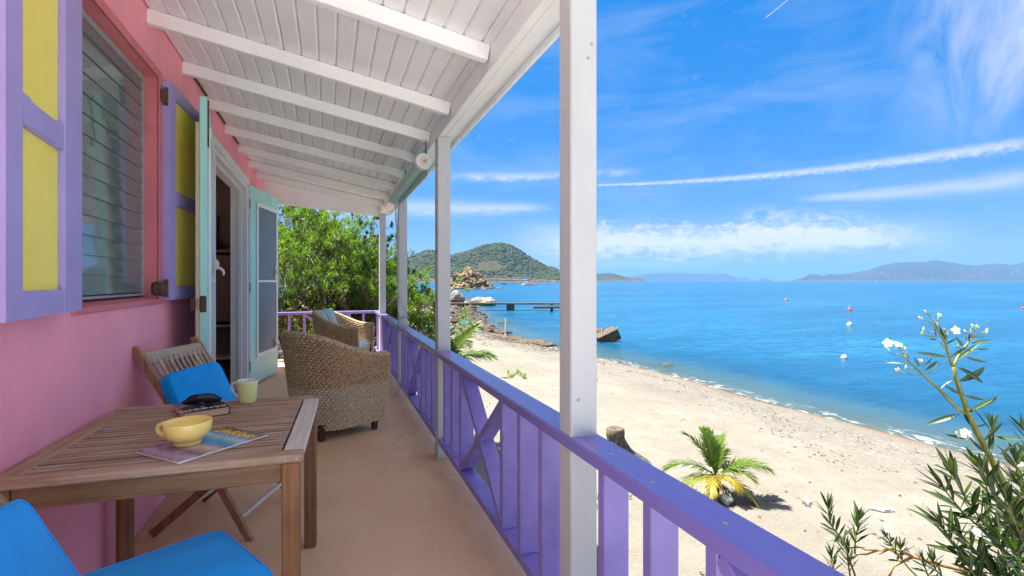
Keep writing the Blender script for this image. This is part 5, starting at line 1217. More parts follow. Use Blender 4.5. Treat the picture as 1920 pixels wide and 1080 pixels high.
# ---- the oleander in the foreground, leaf by leaf
ole = thing('oleander', 'tall dark leaved oleander with white flowers in front of the sea at the right', 'oleander', ground_at(2080, 3.1))
def leaf_mesh(bend, mat):
    V = []; F = []; Mi = []; n = 8
    for i in range(n + 1):
        t = i / n; w = .082 * (math.sin(math.pi * min(1, t * .93 + .035)) ** .8) * (1 - .15 * t); z = -bend * t * t
        V += [(t, -w, z + .30 * w), (t, -w * .10, z), (t, w * .10, z), (t, w, z + .30 * w)]
    for i in range(n):
        for j in range(3): F.append((i * 4 + j, i * 4 + 4 + j, i * 4 + 5 + j, i * 4 + 1 + j)); Mi.append(1 if j == 1 else 0)
    m = MB(); m.v = V; m.f = F; m.m = Mi; return m.mesh('leaf', [mat, MT['midrib']], smooth=True)
LM = [leaf_mesh(b, MT['leaf_fg']) for b in (.02, .10, .22, -.06)]; LN = [leaf_mesh(b, MT['leaf_new']) for b in (.04, -.05)]
OI = WM[ole].inverted(); nleaf = [0]; EX = MB()
def add_leaf(p, d, L, new=False, roll=None, width=1.0):
    d = d.normalized(); s = d.cross(Vector((0, 0, 1)))
    if s.length < .05: s = Vector((1, 0, 0))
    s.normalize(); n = s.cross(d); M = Matrix(((d.x, -s.x, n.x, p.x), (d.y, -s.y, n.y, p.y), (d.z, -s.z, n.z, p.z), (0, 0, 0, 1)))
    vw = (Vector((0, 0, EYE)) - p).normalized(); vw = vw - d * vw.dot(d)
    if roll is not None and vw.length > .05: vw.normalize(); s = d.cross(vw); n = vw; M = Matrix(((d.x, -s.x, n.x, p.x), (d.y, -s.y, n.y, p.y), (d.z, -s.z, n.z, p.z), (0, 0, 0, 1)))
    M = M @ Matrix.Rotation(random.uniform(-.9, .9) if roll is None else roll * 2.0, 4, 'X') @ Matrix.Diagonal((L, L * width, L, 1)); me = random.choice(LN if new else LM)
    if nleaf[0] < 296: put('leaf', me, ole, OI @ M); nleaf[0] += 1
    else:
        o_ = len(EX.v); EX.v += [tuple(M @ v.co) for v in me.vertices]; EX.f += [tuple(i + o_ for i in p_.vertices) for p_ in me.polygons]; EX.m += [p_.material_index for p_ in me.polygons]
def flower(p, nrm, r=.032):
    nrm = nrm.normalized(); s = nrm.orthogonal().normalized(); b = nrm.cross(s); M = Matrix(((s.x, b.x, nrm.x, p.x), (s.y, b.y, nrm.y, p.y), (s.z, b.z, nrm.z, p.z), (0, 0, 0, 1)))
    c = MB(); c.tube([M @ Vector((0, 0, -.02)), M @ Vector((0, 0, .002))], [.002, .005], 6); fo = part('flower', c, MT['bud'], ole, True)
    for k in range(5):
        a = 2 * math.pi * k / 5 + random.uniform(-.12, .12)
        def f(u, v, a=a):
            t = u; w = .42 * math.sin(math.pi * min(1, .12 + .80 * t)) ** .8; x = t; y = (v - .5) * 2 * w + .10 * t * t; z = .25 * t * (1 - .9 * t) + .12 * abs(v - .5) * t; return M @ (Matrix.Rotation(a, 3, 'Z') @ Vector((x * r, y * r, z * r)))
        q = MB(); q.grid(f, 7, 6); part('petal', q, MT['petal'], fo, True, smooth=True)
    return fo
STEM = MB(); BR = MB()
def P6(x, y, dep=2.15): return at(1640 + x / 3.857, 570 + y / 3.857, dep)
def P7(x, y, dep=2.0): return at(1480 + x / 4.155, 820 + y / 4.155, dep)
def poly(pts, r0, r1, mb=STEM):
    n = len(pts); mb.tube(pts, [r0 + (r1 - r0) * i / (n - 1) for i in range(n)], 8)
base = Vector(ground_at(2080, 3.1))
main = [P6(1330, 2300, 2.75), P6(1080, 1700, 2.5), P6(950, 1330, 2.35), P6(820, 1080, 2.28), P6(745, 940, 2.24), P6(690, 830, 2.2), P6(660, 745, 2.18), P6(635, 670, 2.17), P6(608, 600, 2.16), P6(590, 540, 2.15), P6(570, 460, 2.14)]
poly([base, base.lerp(main[0], .5) + Vector((.05, .1, 0))] + main[:4], .024, .0125); poly(main[3:], .0125, .0068)
poly([P6(570, 460), P6(545, 400), P6(515, 290), P6(490, 240), P6(460, 190), P6(440, 150), P6(420, 110)], .0062, .0028)
poly([P6(570, 460), P6(588, 410, 2.16), P6(620, 350, 2.18), P6(660, 300, 2.18), P6(700, 245, 2.19)], .0062, .003)
poly([P6(600, 320, 2.12), P6(610, 290, 2.12)], .005, .004)
B2 = [P6(672, 800, 2.2), P6(600, 760, 2.16), P6(540, 700, 2.14), P6(470, 620, 2.12), P6(425, 580, 2.11), P6(380, 540, 2.1), P6(330, 490, 2.1), P6(300, 465, 2.1), P6(250, 420, 2.1), P6(215, 370, 2.1)]
poly(B2, .0075, .003)
# twigs that carry buds and flowers
for a, b in (((440, 150), (405, 90)), ((405, 90), (375, 62)), ((455, 190), (455, 130)), ((455, 130), (462, 90)), ((450, 170), (395, 130)), ((395, 130), (340, 108)), ((460, 200), (400, 205)), ((400, 205), (355, 185)), ((430, 235), (380, 232)), ((380, 232), (340, 218)),
             ((700, 245), (760, 215)), ((760, 215), (810, 195)), ((695, 240), (735, 180)), ((735, 180), (750, 172)), ((690, 250), (695, 180)), ((695, 180), (710, 165)), ((700, 240), (800, 240)), ((665, 260), (660, 205)),
             ((215, 370), (190, 330)), ((190, 330), (165, 300)), ((215, 370), (210, 350)), ((250, 420), (225, 330)), ((240, 395), (160, 360)), ((300, 465), (230, 465)), ((330, 520), (240, 500)), ((240, 500), (160, 487)), ((515, 290), (530, 200)), ((530, 200), (560, 185)), ((520, 240), (505, 190))):
    STEM.tube([P6(*a), P6(*b)], .0024, 5)
bud = MB()
for x, y in ((372, 60), (464, 88), (345, 112), (330, 106), (352, 183), (340, 218), (352, 195), (812, 196), (815, 205), (752, 174), (735, 170), (712, 165), (802, 212), (660, 203), (162, 486), (175, 480), (225, 465), (105, 338), (328, 415), (345, 420), (505, 188), (222, 332), (480, 92)):
    p = P6(x, y); q = p + (rvec() * .3 + Vector((-.2, 0, .6))).normalized() * .014; bud.tube([p, (p + q) / 2, q], [.0026, .0042, .0012], 6)
part('bud', bud, MT['bud'], ole, True, kind='stuff')
for bx, by, tx, ty in ((525, 385, 305, 355), (555, 445, 475, 412), (620, 655, 508, 588), (610, 555, 875, 463), (605, 460, 815, 570), (660, 380, 812, 425), (740, 325, 815, 325), (605, 398, 755, 290), (690, 290, 862, 250), (545, 695, 478, 618), (648, 660, 795, 695), (685, 785, 908, 663), (612, 798, 375, 860), (715, 900, 615, 768),
                       (515, 330, 452, 262), (515, 258, 465, 180), (450, 260, 388, 245), (445, 240, 432, 165), (640, 310, 590, 240), (550, 385, 680, 300), (710, 975, 515, 955), (810, 1080, 697, 990), (790, 985, 920, 848), (905, 1085, 1040, 990), (738, 885, 805, 875), (325, 450, 282, 385), (370, 440, 415, 388), (365, 478, 468, 410), (385, 515, 465, 418),
                       (240, 440, 80, 408), (480, 610, 580, 535), (685, 280, 680, 215), (830, 1050, 830, 950), (850, 1060, 860, 935), (355, 520, 400, 560), (350, 470, 355, 415), (520, 290, 590, 248), (665, 330, 740, 322)):
    a = P6(bx, by, 2.15); b = P6(tx, ty, 2.15 + random.uniform(-.05, .05)); add_leaf(a, b - a, (b - a).length, roll=random.uniform(-.5, .5), width=1.0)
for x, y, n in ((585, 190, Vector((-.35, -.85, .35))), (165, 292, Vector((-.2, -.5, .9))), (95, 283, Vector((-.9, -.3, .3))), (660, 930, Vector((-.4, -.6, .7))), (685, 960, Vector((.2, -.5, .8))), (628, 940, Vector((-.7, -.5, .5)))):
    flower(P6(x, y, 2.08), n, .0195)
# dense leafy shoots lower right
def shoot(pts, n0, n1, L0, L1, frac=.55, new=.15, r=.006):
    poly(pts, r, r * .45); segs = [(pts[i], pts[i + 1]) for i in range(len(pts) - 1)]; tot = sum((b - a).length for a, b in segs); 
    def pos(t):
        d = t * tot
        for a, b in segs:
            l = (b - a).length
            if d <= l: return a.lerp(b, d / l), (b - a).normalized()
            d -= l
        return segs[-1][1], (segs[-1][1] - segs[-1][0]).normalized()
    nw = n0
    for i in range(nw):
        t = 1 - frac * (1 - (i + .5) / nw); p, d = pos(t); s = d.orthogonal().normalized(); b = d.cross(s); a0 = random.uniform(0, 6.28)
        for k in range(3):
            a = a0 + 2.09 * k + random.uniform(-.3, .3); op = random.uniform(.6, 1.15) * (1.1 - .6 * (t - 1 + frac) / frac); e = d * math.cos(op) + (s * math.cos(a) + b * math.sin(a)) * math.sin(op)
            add_leaf(p, e, random.uniform(L0, L1), random.random() < new)
    p, d = pos(1.0)
    for k in range(n1):
        a = 6.28 * k / n1 + random.uniform(-.3, .3); s = d.orthogonal().normalized(); b = d.cross(s); op = random.uniform(.12, .5); add_leaf(p, d * math.cos(op) + (s * math.cos(a) + b * math.sin(a)) * math.sin(op), random.uniform(L0, L1) * .8, random.random() < max(new, .35))
def Q(px, py, d): return at(px, py, d)
shoot([Q(1990, 1160, 2.4), Q(1915, 1075, 2.25), Q(1850, 990, 2.15), Q(1808, 930, 2.1), Q(1785, 888, 2.08)], 8, 6, .115, .15)
shoot([Q(1990, 1130, 2.5), Q(1930, 1010, 2.35), Q(1865, 930, 2.28), Q(1836, 880, 2.25)], 8, 6, .115, .15)
shoot([Q(1980, 1200, 2.2), Q(1895, 1120, 2.1), Q(1845, 1050, 2.05), Q(1800, 1000, 2.0)], 7, 6, .11, .14)
shoot([Q(2000, 1100, 2.6), Q(1950, 1000, 2.5), Q(1915, 920, 2.45), Q(1905, 868, 2.42)], 7, 6, .12, .15, new=.3)
shoot([Q(1960, 1210, 2.1), Q(1915, 1130, 2.05), Q(1890, 1060, 2.02), Q(1868, 1005, 2.0)], 7, 6, .11, .14)
shoot([Q(1990, 1180, 2.3), Q(1945, 1080, 2.2), Q(1915, 1010, 2.18), Q(1888, 940, 2.15)], 8, 6, .115, .15)
shoot([Q(1950, 1230, 2.0), Q(1880, 1160, 1.98), Q(1848, 1110, 1.96), Q(1815, 1062, 1.95)], 6, 5, .10, .13)
shoot([Q(2010, 1060, 2.5), Q(1960, 930, 2.4), Q(1930, 860, 2.38), Q(1922, 810, 2.36)], 6, 5, .11, .14)
shoot([Q(1990, 1230, 1.9), Q(1945, 1150, 1.9), Q(1925, 1080, 1.9), Q(1905, 1035, 1.88)], 7, 6, .10, .13)
shoot([P6(770, 1000, 2.26), P6(850, 950, 2.3), P6(845, 900, 2.3)], 2, 4, .09, .12, new=.8, r=.004)
shoot([Q(2040, 1150, 2.6), Q(1960, 1060, 2.5), Q(1890, 990, 2.45), Q(1850, 950, 2.42)], 8, 6, .11, .15)
shoot([Q(2020, 1250, 2.3), Q(1930, 1160, 2.2), Q(1870, 1090, 2.15), Q(1835, 1040, 2.12)], 8, 6, .11, .14)
shoot([Q(2040, 1100, 2.6), Q(1980, 1020, 2.55), Q(1935, 950, 2.5), Q(1908, 905, 2.5)], 8, 6, .11, .15, new=.3)
shoot([Q(2060, 1220, 2.5), Q(1990, 1130, 2.45), Q(1945, 1060, 2.42), Q(1915, 1000, 2.4)], 8, 6, .11, .15)
shoot([Q(1990, 1260, 2.1), Q(1930, 1190, 2.1), Q(1895, 1130, 2.1), Q(1872, 1080, 2.1)], 7, 6, .11, .14)
shoot([Q(2050, 1180, 2.2), Q(1990, 1110, 2.2), Q(1950, 1050, 2.2), Q(1925, 1010, 2.2)], 7, 6, .11, .14)
shoot([Q(1960, 1130, 2.2), Q(1870, 1020, 2.15), Q(1805, 960, 2.12), Q(1768, 915, 2.1)], 8, 6, .11, .15)
shoot([Q(1930, 1150, 2.05), Q(1850, 1080, 2.02), Q(1795, 1030, 2.0), Q(1765, 985, 2.0)], 7, 6, .10, .14)
shoot([Q(1960, 1100, 2.4), Q(1900, 990, 2.35), Q(1862, 930, 2.32), Q(1850, 890, 2.3)], 7, 6, .11, .15, new=.3)
flower(Q(1830, 998, 1.95), Vector((-.4, -.5, .7)), .018); flower(Q(1919, 875, 2.25), Vector((-.8, -.5, .3)), .02)
# low sprigs growing on a bare orange brown branch
D7 = 2.05
poly([P7(1750, 1250, D7 + .1), P7(1490, 1070, D7), P7(1200, 1000, D7), P7(960, 930, D7), P7(880, 890, D7), P7(800, 862, D7)], .0085, .005, BR)
poly([P7(800, 862, D7), P7(735, 880, D7), P7(690, 882, D7), P7(600, 912, D7), P7(510, 908, D7)], .0045, .003, BR); poly([P7(690, 880, D7), P7(590, 875, D7), P7(520, 838, D7)], .004, .003, BR)
poly([P7(960, 932, D7), P7(870, 975, D7), P7(810, 1005, D7), P7(775, 1090, D7)], .0055, .004, BR); poly([P7(790, 868, D7), P7(700, 912, D7)], .003, .0015, BR)
shoot([P7(530, 1130, 2.0), P7(500, 1040, 2.0), P7(470, 960, 2.0), P7(430, 830, 1.98), P7(330, 690, 1.95), P7(303, 600, 1.95), P7(300, 540, 1.95)], 9, 6, .055, .078, .62, new=.5, r=.0042)
shoot([P7(510, 905, 2.0), P7(515, 790, 2.0), P7(530, 700, 2.0), P7(545, 640, 2.0)], 7, 7, .058, .08, .75, new=.5, r=.0038)
shoot([P7(480, 1120, 2.0), P7(455, 960, 2.0), P7(445, 860, 2.0)], 5, 5, .055, .075, .8, new=.5, r=.0035)
shoot([P7(1010, 1100, 2.05), P7(930, 1020, 2.05), P7(850, 920, 2.05), P7(800, 840, 2.03), P7(760, 780, 2.0)], 6, 6, .05, .07, .7, new=.5, r=.0036)
shoot([P7(870, 950, 2.05), P7(868, 860, 2.05)], 3, 5, .045, .06, .8, new=.5, r=.003)
shoot([P7(1100, 1130, 2.05), P7(1060, 1020, 2.05), P7(1040, 960, 2.05)], 4, 6, .05, .068, .8, new=.5, r=.0035)
shoot([P7(1230, 1130, 2.05), P7(1140, 1030, 2.05), P7(1125, 960, 2.05)], 4, 5, .05, .068, .8, new=.5, r=.0035)
shoot([P7(340, 1150, 2.0), P7(345, 1000, 2.0), P7(330, 930, 2.0)], 4, 5, .05, .07, .8, new=.6, r=.0035)
for x, y in ((130, 500), (775, 715), (150, 515)): flower(P7(x, y, 1.98), Vector((-.3 if x > 300 else -.8, -.4, .6)), .0165)
STEM.tube([P7(290, 590, 1.95), P7(210, 500, 1.96), P7(150, 510, 1.98)], .002, 5); STEM.tube([P7(790, 800, 2.03), P7(775, 740, 2.0)], .002, 5)
part('stem', STEM, MT['stem'], ole, True, smooth=True); part('branch', BR, MT['bark_orange'], ole, True, smooth=True)
if EX.v: part('foliage', EX, [MT['leaf_fg'], MT['midrib']], ole, True, smooth=True, kind='stuff')

# ------------------------------------------------------------------ things on the beach and in the water
st_m = paint('beach_stone', (.055, .044, .033), .85, .35, 3, .6, 20, dirt=.4, dirtcol=(.05, .042, .034), dist=.02); st_l = paint('pale_boulder', (.24, .215, .18), .85, .2, 1.2, .6, 10, dirt=.5, dirtcol=(.20, .17, .14), dist=.03)
wreckm = paint('rotten_concrete', (.085, .064, .044), .9, .4, 5, .9, 30, dirt=.6, dirtcol=(.04, .032, .024), dist=.02)
def rock_me(seed, sq=(1, 1, .75), n=3, amp=.30, mat=None):
    bm = bmesh.new(); bmesh.ops.create_icosphere(bm, subdivisions=n, radius=1)
    for v in bm.verts:
        p = v.co.copy(); k = 1 + amp * mnoise.noise(p * 1.1 + Vector((seed * 7.1, 0, 0))) + amp * .5 * mnoise.noise(p * 2.6 + Vector((0, seed * 3.3, 0)))
        for q in range(4):
            random.seed(seed * 17 + q); nn = rvec(); dd = p.dot(nn); lim = .62 + .1 * q
            if dd > lim: p -= nn * (dd - lim)
        v.co = Vector((p.x * sq[0], p.y * sq[1], p.z * sq[2])) * k
    me = bpy.data.meshes.new('stone'); bm.to_mesh(me); bm.free(); me.materials.append(mat or st_m); return me
RK = [rock_me(s, random.Random(s).choice(((1, .8, .6), (1, .9, .75), (1.2, .7, .5))), 2) for s in range(8)]; random.seed(21)
def rock(name, lab, pos, s, seed, rz=0, sq=(1, 1, .75), mat=None, group=None, cat='boulder', n=3):
    o = put(name, rock_me(seed, sq, n, .30, mat)); random.seed(seed + 900); o.location = pos; o.scale = (s, s, s); o.rotation_euler = (0, 0, rz); return tag(o, lab, cat, group)
rock('boulder', 'tall pale rounded boulder standing at the shore end of the old jetty', ground_at(858, 66)[:2] + (ZS + 1.0,), 1.05, 3, .4, (.85, .8, 1.15), st_l)
rock('boulder', 'long smooth grey boulder lying in the water behind the jetty', at(907, 566, 70)[:2] + (ZS + .35,), 1.5, 5, .2, (1.3, .8, .72), st_l)
rock('boulder', 'small dark brown boulder between the two pale ones behind the jetty', at(884, 566, 70)[:2] + (ZS + .35,), .75, 8, .2, (1.1, .8, .8), wreckm)
rock('boulder', 'low white topped rock left of the long grey boulder', at(876, 568, 71)[:2] + (ZS + .15,), .95, 9, 1.2, (1.3, .8, .5), st_l)
# rubble shore
pts = []
for q in range(3200):
    y = random.uniform(31, 85); i = np.interp(y, SHn[:, 1][6:22], SHn[:, 0][6:22]); d = abs(random.gauss(0, 1.5 + (y - 31) * .05)) - .7 - max(0, random.gauss(-.6, .8))
    x = i - d
    if y < 36 and random.random() < .5: continue
    pts.append((x, y))
zz = ground_z(pts); num = 0; RS = MB()
pts = sorted(zip(pts, zz), key=lambda a: a[0][1])
for (x, y), z in pts:
    s = random.choice((.10, .12, .15, .2, .26, .36)) * (1.0 + (y - 31) * .012)
    if s > .24 and num < 70:
        o = put('stone', random.choice(RK)); o.location = (x, y, max(z, ZS - .1) + s * .2); o.scale = (s, s, s); o.rotation_euler = (random.uniform(-.3, .3), random.uniform(-.3, .3), random.uniform(0, 6)); num += 1
        tag(o, 'brown grey stone among the rubble along the waterline', 'stone', 'stones of the rubble shore')
    else:
        me = random.choice(RK); M = loc_m(x, y, max(z, ZS - .1) + s * .2) @ rot_m(random.uniform(-.4, .4), random.uniform(-.4, .4), random.uniform(0, 6)); o_ = len(RS.v); RS.v += [tuple(M @ (v.co * s)) for v in me.vertices]; RS.f += [tuple(i + o_ for i in p_.vertices) for p_ in me.polygons]; RS.m += [0] * len(me.polygons)
tag(part('rubble', RS, st_m), kind='stuff')
# pale rocks on the land left of the second post
RS = MB()
for q in range(260):
    x, y, z = ground_at(random.uniform(770, 845), random.uniform(24, 60)); s = random.uniform(.15, .5); me = random.choice(RK); M = loc_m(x, y, z + s * .2) @ rot_m(0, 0, random.uniform(0, 6)); o_ = len(RS.v); RS.v += [tuple(M @ (v.co * s)) for v in me.vertices]; RS.f += [tuple(i + o_ for i in p_.vertices) for p_ in me.polygons]; RS.m += [0] * len(me.polygons)
tag(part('pale_rocks', RS, paint('pale_rock', (.27, .25, .215), .9, .2, 2, .5)), kind='stuff')
# rock stack in the bay
SX = at(877, 540, 225); stk = thing('rock_stack', 'tall ragged orange brown rock stack rising from the water by the headland', 'rock', (SX.x, SX.y, ZS))
def stackf(u, v):
    a = 2 * math.pi * u; h = 10.4; t = v; r = 9.6 * (1 - t) ** .82 + 1.3 * (1 - t ** 3)
    q = Vector((math.cos(a) * 1.1, math.sin(a) * .8, t * 2.2)); k = 1 + .30 * mnoise.noise(q * 1.7) + .20 * mnoise.noise(q * 4.1) + .10 * mnoise.noise(q * 9)
    k += .06 * (math.floor(mnoise.noise(q * 6) * 4) / 4)
    return (math.cos(a) * r * k * 1.06, math.sin(a) * r * k * .8, -.6 + h * t + .5 * mnoise.noise(q * 5) * (1 - t) * t * 4)
sm_ = paint('stack_rock', (.19, .125, .072), .95, .35, .5, 1.0, 1.6, dirt=.75, dirtcol=(.28, .225, .165), dist=.25)
m = MB(); m.grid(stackf, 90, 44, 0, None, True); part('stack', m, sm_, stk)
RS = MB()
for q in range(620):
    u, v = random.random(), random.random() ** 1.4 * .97; p = Vector(stackf(u, v)); s = random.uniform(.25, .75) * (1.2 - .5 * v); me = random.choice(RK); M = loc_m(*p) @ rot_m(random.uniform(-1, 1), random.uniform(-1, 1), random.uniform(0, 6)); o_ = len(RS.v); RS.v += [tuple(M @ (w_.co * s)) for w_ in me.vertices]; RS.f += [tuple(i + o_ for i in p_.vertices) for p_ in me.polygons]; RS.m += [0] * len(me.polygons)
for q in range(160):
    p = Vector((random.uniform(6, 17), random.uniform(-4, 4), random.uniform(-.3, .3))) if q < 60 else Vector((random.uniform(-12, 10), random.uniform(-10, -5), random.uniform(-.3, .5))); s = random.uniform(.3, .9); me = random.choice(RK); M = loc_m(*p) @ rot_m(0, 0, random.uniform(0, 6)); o_ = len(RS.v); RS.v += [tuple(M @ (w_.co * s)) for w_ in me.vertices]; RS.f += [tuple(i + o_ for i in p_.vertices) for p_ in me.polygons]; RS.m += [1] * len(me.polygons)
part('rubble', RS, [paint('stack_block', (.23, .17, .105), .95, .4, .6, .8, 4, dirt=.5, dirtcol=(.24, .15, .08), dist=.1), stone_m], stk, kind='stuff')
V = []; F = []
for q in range(2600):
    u = random.choice((random.gauss(.53, .05), random.gauss(.88, .05))); v = random.uniform(.12, .85); p = Vector(stackf(u % 1, v)); leaf_quad(V, F, p, rvec() + Vector((0, 0, .4)), Vector((0, 0, 1)), random.uniform(.25, .6), .25)
m = MB(); m.add(V, F); part('scrub', m, MT['leaf_dk'], stk, kind='stuff')
# low reefs
for i, (px, d, n, lb) in enumerate(((867, 88, 9, 'thin line of low rocks awash beyond the tall boulder'), (800, 95, 9, 'dark low rocks awash in the water left of the second post'))):
    t = thing('reef', lb, 'rocks', at(px, 560, d)[:2] + (ZS,))
    for k in range(n):
        p = at(px + random.uniform(-16, 16), 527, d + random.uniform(-3, 3)); s = random.uniform(.25, .7); put('rock', random.choice(RK), t, WM[t].inverted() @ loc_m(p.x, p.y, ZS) @ rot_m(0, 0, random.uniform(0, 6)) @ Matrix.Diagonal((s * 1.5, s, s * .6, 1)))
# old jetty
jt = thing('jetty', 'old narrow broken jetty on a concrete pier reaching out over the water', 'jetty', at(945, 572, 59)[:2] + (ZS,))
zj = ZS + .72
def jpt(px, z, d=59.0): q = ray(px, 527); return Vector((q.x * d, q.y * d, z))
plank = MB(); plank.box(-.30, .30, -.75, .75, -.03, .03, .01); plk = plank.mesh('plank', wreckm); a_, b_ = jpt(838, zj), jpt(1064, zj); axd = (b_ - a_).normalized(); ja = math.atan2(axd.y, axd.x); nj = int((b_ - a_).length / .62)
for i in range(nj): put('plank', plk, jt, WM[jt].inverted() @ loc_m(*(a_ + axd * (.62 * i + .3) + Vector((0, 0, random.uniform(-.012, .012) + .112)))) @ rot_m(0, random.uniform(-.01, .01), ja))
for s in (-.6, .6):
    m = MB(); off = Vector((-axd.y, axd.x, 0)) * s; m.beam(a_ + off + Vector((0, 0, .03)), b_ + off + Vector((0, 0, .03)), .12, .10, .02); part('beam', m, wreckm, jt, True)
for px, w_ in ((957, .46), (1035, .10), (846, .5), (864, .35)):
    p = jpt(px, 0); m = MB(); m.box(-w_, w_, -.55, .55, -1.2, zj - ZS - .081, .03, 0, loc_m(p.x, p.y, ZS) @ rot_m(0, 0, ja)); part('pier', m, wreckm, jt, True)
bd = thing('broken_deck', 'separate broken length of rotten decking beside the end of the jetty', 'deck', jpt(1022, ZS, 56.0)); m = MB(); m.beam(jpt(999, ZS + .47, 56), jpt(1068, ZS + .52, 56), .7, .20, .03); m.beam(jpt(1001, ZS + .62, 56.3), jpt(1060, ZS + .66, 56.3), .25, .07, .01); part('deck_slab', m, wreckm, bd, True)
m = MB(); p = jpt(1034, ZS, 56); m.box(p.x - .09, p.x + .09, p.y - .09, p.y + .09, ZS - 1, ZS + .39, .01); part('pile', m, wreckm, bd, True)
# net fence on the waterline
nf = thing('net_fence', 'pale blue net strung from rusty white posts into the shallow water', 'fence', ground_at(948, 29.5))
pst = paint('rusty_white_post', (.70, .66, .60), .7, .2, 8, .5, 40, dirt=.8, dirtcol=(.33, .15, .06))
for px, d, tp in ((948, 29.5, 597), (876, 36.0, 594)):
    g = Vector(ground_at(px, d)); m = MB(); tpz = at(px, tp, d); m.tube([g - Vector((0, 0, .1)), tpz], .045, 8); part('post', m, pst, nf, True)
netm = paint('net_twine', (.10, .20, .30), .8, .1, 10); m = MB(); nA, nB = at(949, 598, 29.5), at(1075, 606, 26.5); bA, bB = Vector(ground_at(949, 29.5)) + Vector((0, 0, .05)), at(1075, 640, 26.5)
for i in range(44):
    f = i / 43; m.tube([bA.lerp(bB, f), nA.lerp(nB, f) + Vector((0, 0, -.05 * math.sin(math.pi * f)))], .0038, 3, 0, False)
for j in range(13):
    g = j / 12; m.tube([bA.lerp(nA, g).lerp(bB.lerp(nB, g), f / 16) + Vector((0, 0, -.05 * g * math.sin(math.pi * f / 16))) for f in range(17)], .0038, 3, 0, False)
part('net', m, netm, nf, True)
rp = thing('blue_rope', 'tangled turquoise rope lying round the foot of the left white post', 'rope', ground_at(872, 35)); m = MB()
for k in range(5):
    c_ = Vector(ground_at(random.uniform(858, 882), 35 + random.uniform(-.6, .4))) + Vector((0, 0, .08)); m.tube([c_ + Vector((math.cos(a) * .28 * random.uniform(.6, 1.3), math.sin(a) * .3, random.uniform(0, .22))) for a in [i * .7 for i in range(10)]], .03, 5)
part('coil', m, paint('turquoise_rope', (.05, .32, .32), .8), rp, True)
# flat slabs of beach rock, timber wreck
for i, (px, d, w_, lb) in enumerate(((1000, 27.6, .75, 'flat brown rock slab at the waterline under the net'), (962, 28.6, .6, 'thin cracked rock slab beside the rusty white post'), (1020, 26.6, .5, 'small wedge of brown rock at the edge of the shallow water'), (982, 28.3, .5, 'broken brown slab between the two larger slabs'))):
    g = ground_at(px, d); o = rock('rock_slab', lb, (g[0], g[1], max(g[2], ZS) + .06), w_, 40 + i, IR + .1 * i, (1.3, .55, .26), wreckm, 'rock slabs at the waterline', 'rock')
wk = thing('sunken_block', 'broken tilted concrete block lying in the shallow water right of the nearest post', 'concrete block', at(1138, 640, 28.6)[:2] + (ZS,), IR)
m = MB(); Mb = rot_m(R(6), R(-24), R(8)); m.box(-.62, .62, -.42, .42, .12, .26, .03, 0, loc_m(.0, 0, .30) @ Mb); m.box(-.62, .62, -.42, -.30, -.36, .119, .03, 0, loc_m(.0, 0, .30) @ Mb); part('slab', m, wreckm, wk)
m = MB(); m.box(-.62, -.50, -.29, .42, -.36, .119, .03, 0, loc_m(.0, 0, .30) @ Mb); m.box(.50, .62, -.29, .42, -.36, .119, .03, 0, loc_m(.0, 0, .30) @ Mb); part('wall', m, wreckm, wk)
m = MB(); m.tube([(.52, -.1, .55), (.53, -.1, .80)], .035, 8); m.tube([(-.25, .2, .35), (-.25, .2, .72)], .03, 8); part('peg', m, pst, wk)
w2 = rock('boulder', 'dark lump of rubble behind the tilted concrete block', at(1124, 628, 29.4)[:2] + (ZS + .25,), .55, 61, 0, (1.1, .8, .8), wreckm)
rk2 = rock('boulder', 'flat dark rock just breaking the surface off the sand', at(1250, 686, 20.6)[:2] + (ZS - .03,), .22, 62, IR, (1.6, .5, .42), wreckm)
# stump
sg_ = on_z(1168, 852, -1.05); sgz = gz(sg_.x, sg_.y); sp_ = thing('stump', 'grey palm stump with a hollow top just over the near rail', 'stump', (sg_.x, sg_.y, sgz))
def stumpf(u, v):
    a = 2 * math.pi * u; r = .118 + .30 * (1 - v) ** 2.0; k = 1 + .10 * mnoise.noise(Vector((math.cos(a) * 2, math.sin(a) * 2, v * 3))) + .05 * mnoise.noise(Vector((math.cos(a) * 9, math.sin(a) * 9, v * 9))); return (math.cos(a) * r * k - .12 * v, math.sin(a) * r * k, -.03 + .40 * v)
sd_ = paint('stump_fibre', (.085, .078, .068), .95, .5, 24, 1.0, 90, dirt=.5, dirtcol=(.17, .155, .135), dist=.02)
m = MB(); m.grid(stumpf, 48, 26, 0, None, True); part('root_mound', m, sd_, sp_)
m = MB(); M_ = loc_m(-.12, 0, .36); m.lathe([(.118, 0), (.125, .03), (.12, .10), (.105, .115), (.07, .112), (.045, .08), (.0, .07)], 28, 0, M_); m.v = [(x + .012 * mnoise.noise(Vector((x * 22, y * 22, z * 22))), y + .012 * mnoise.noise(Vector((x * 22 + 9, y * 22, z * 22))), z + .008 * mnoise.noise(Vector((x * 30, y * 30, 3)))) for x, y, z in m.v]; part('cut_top', m, paint('cut_palm_wood', (.105, .082, .06), .9, .4, 30, .8, 80), sp_, smooth=True)
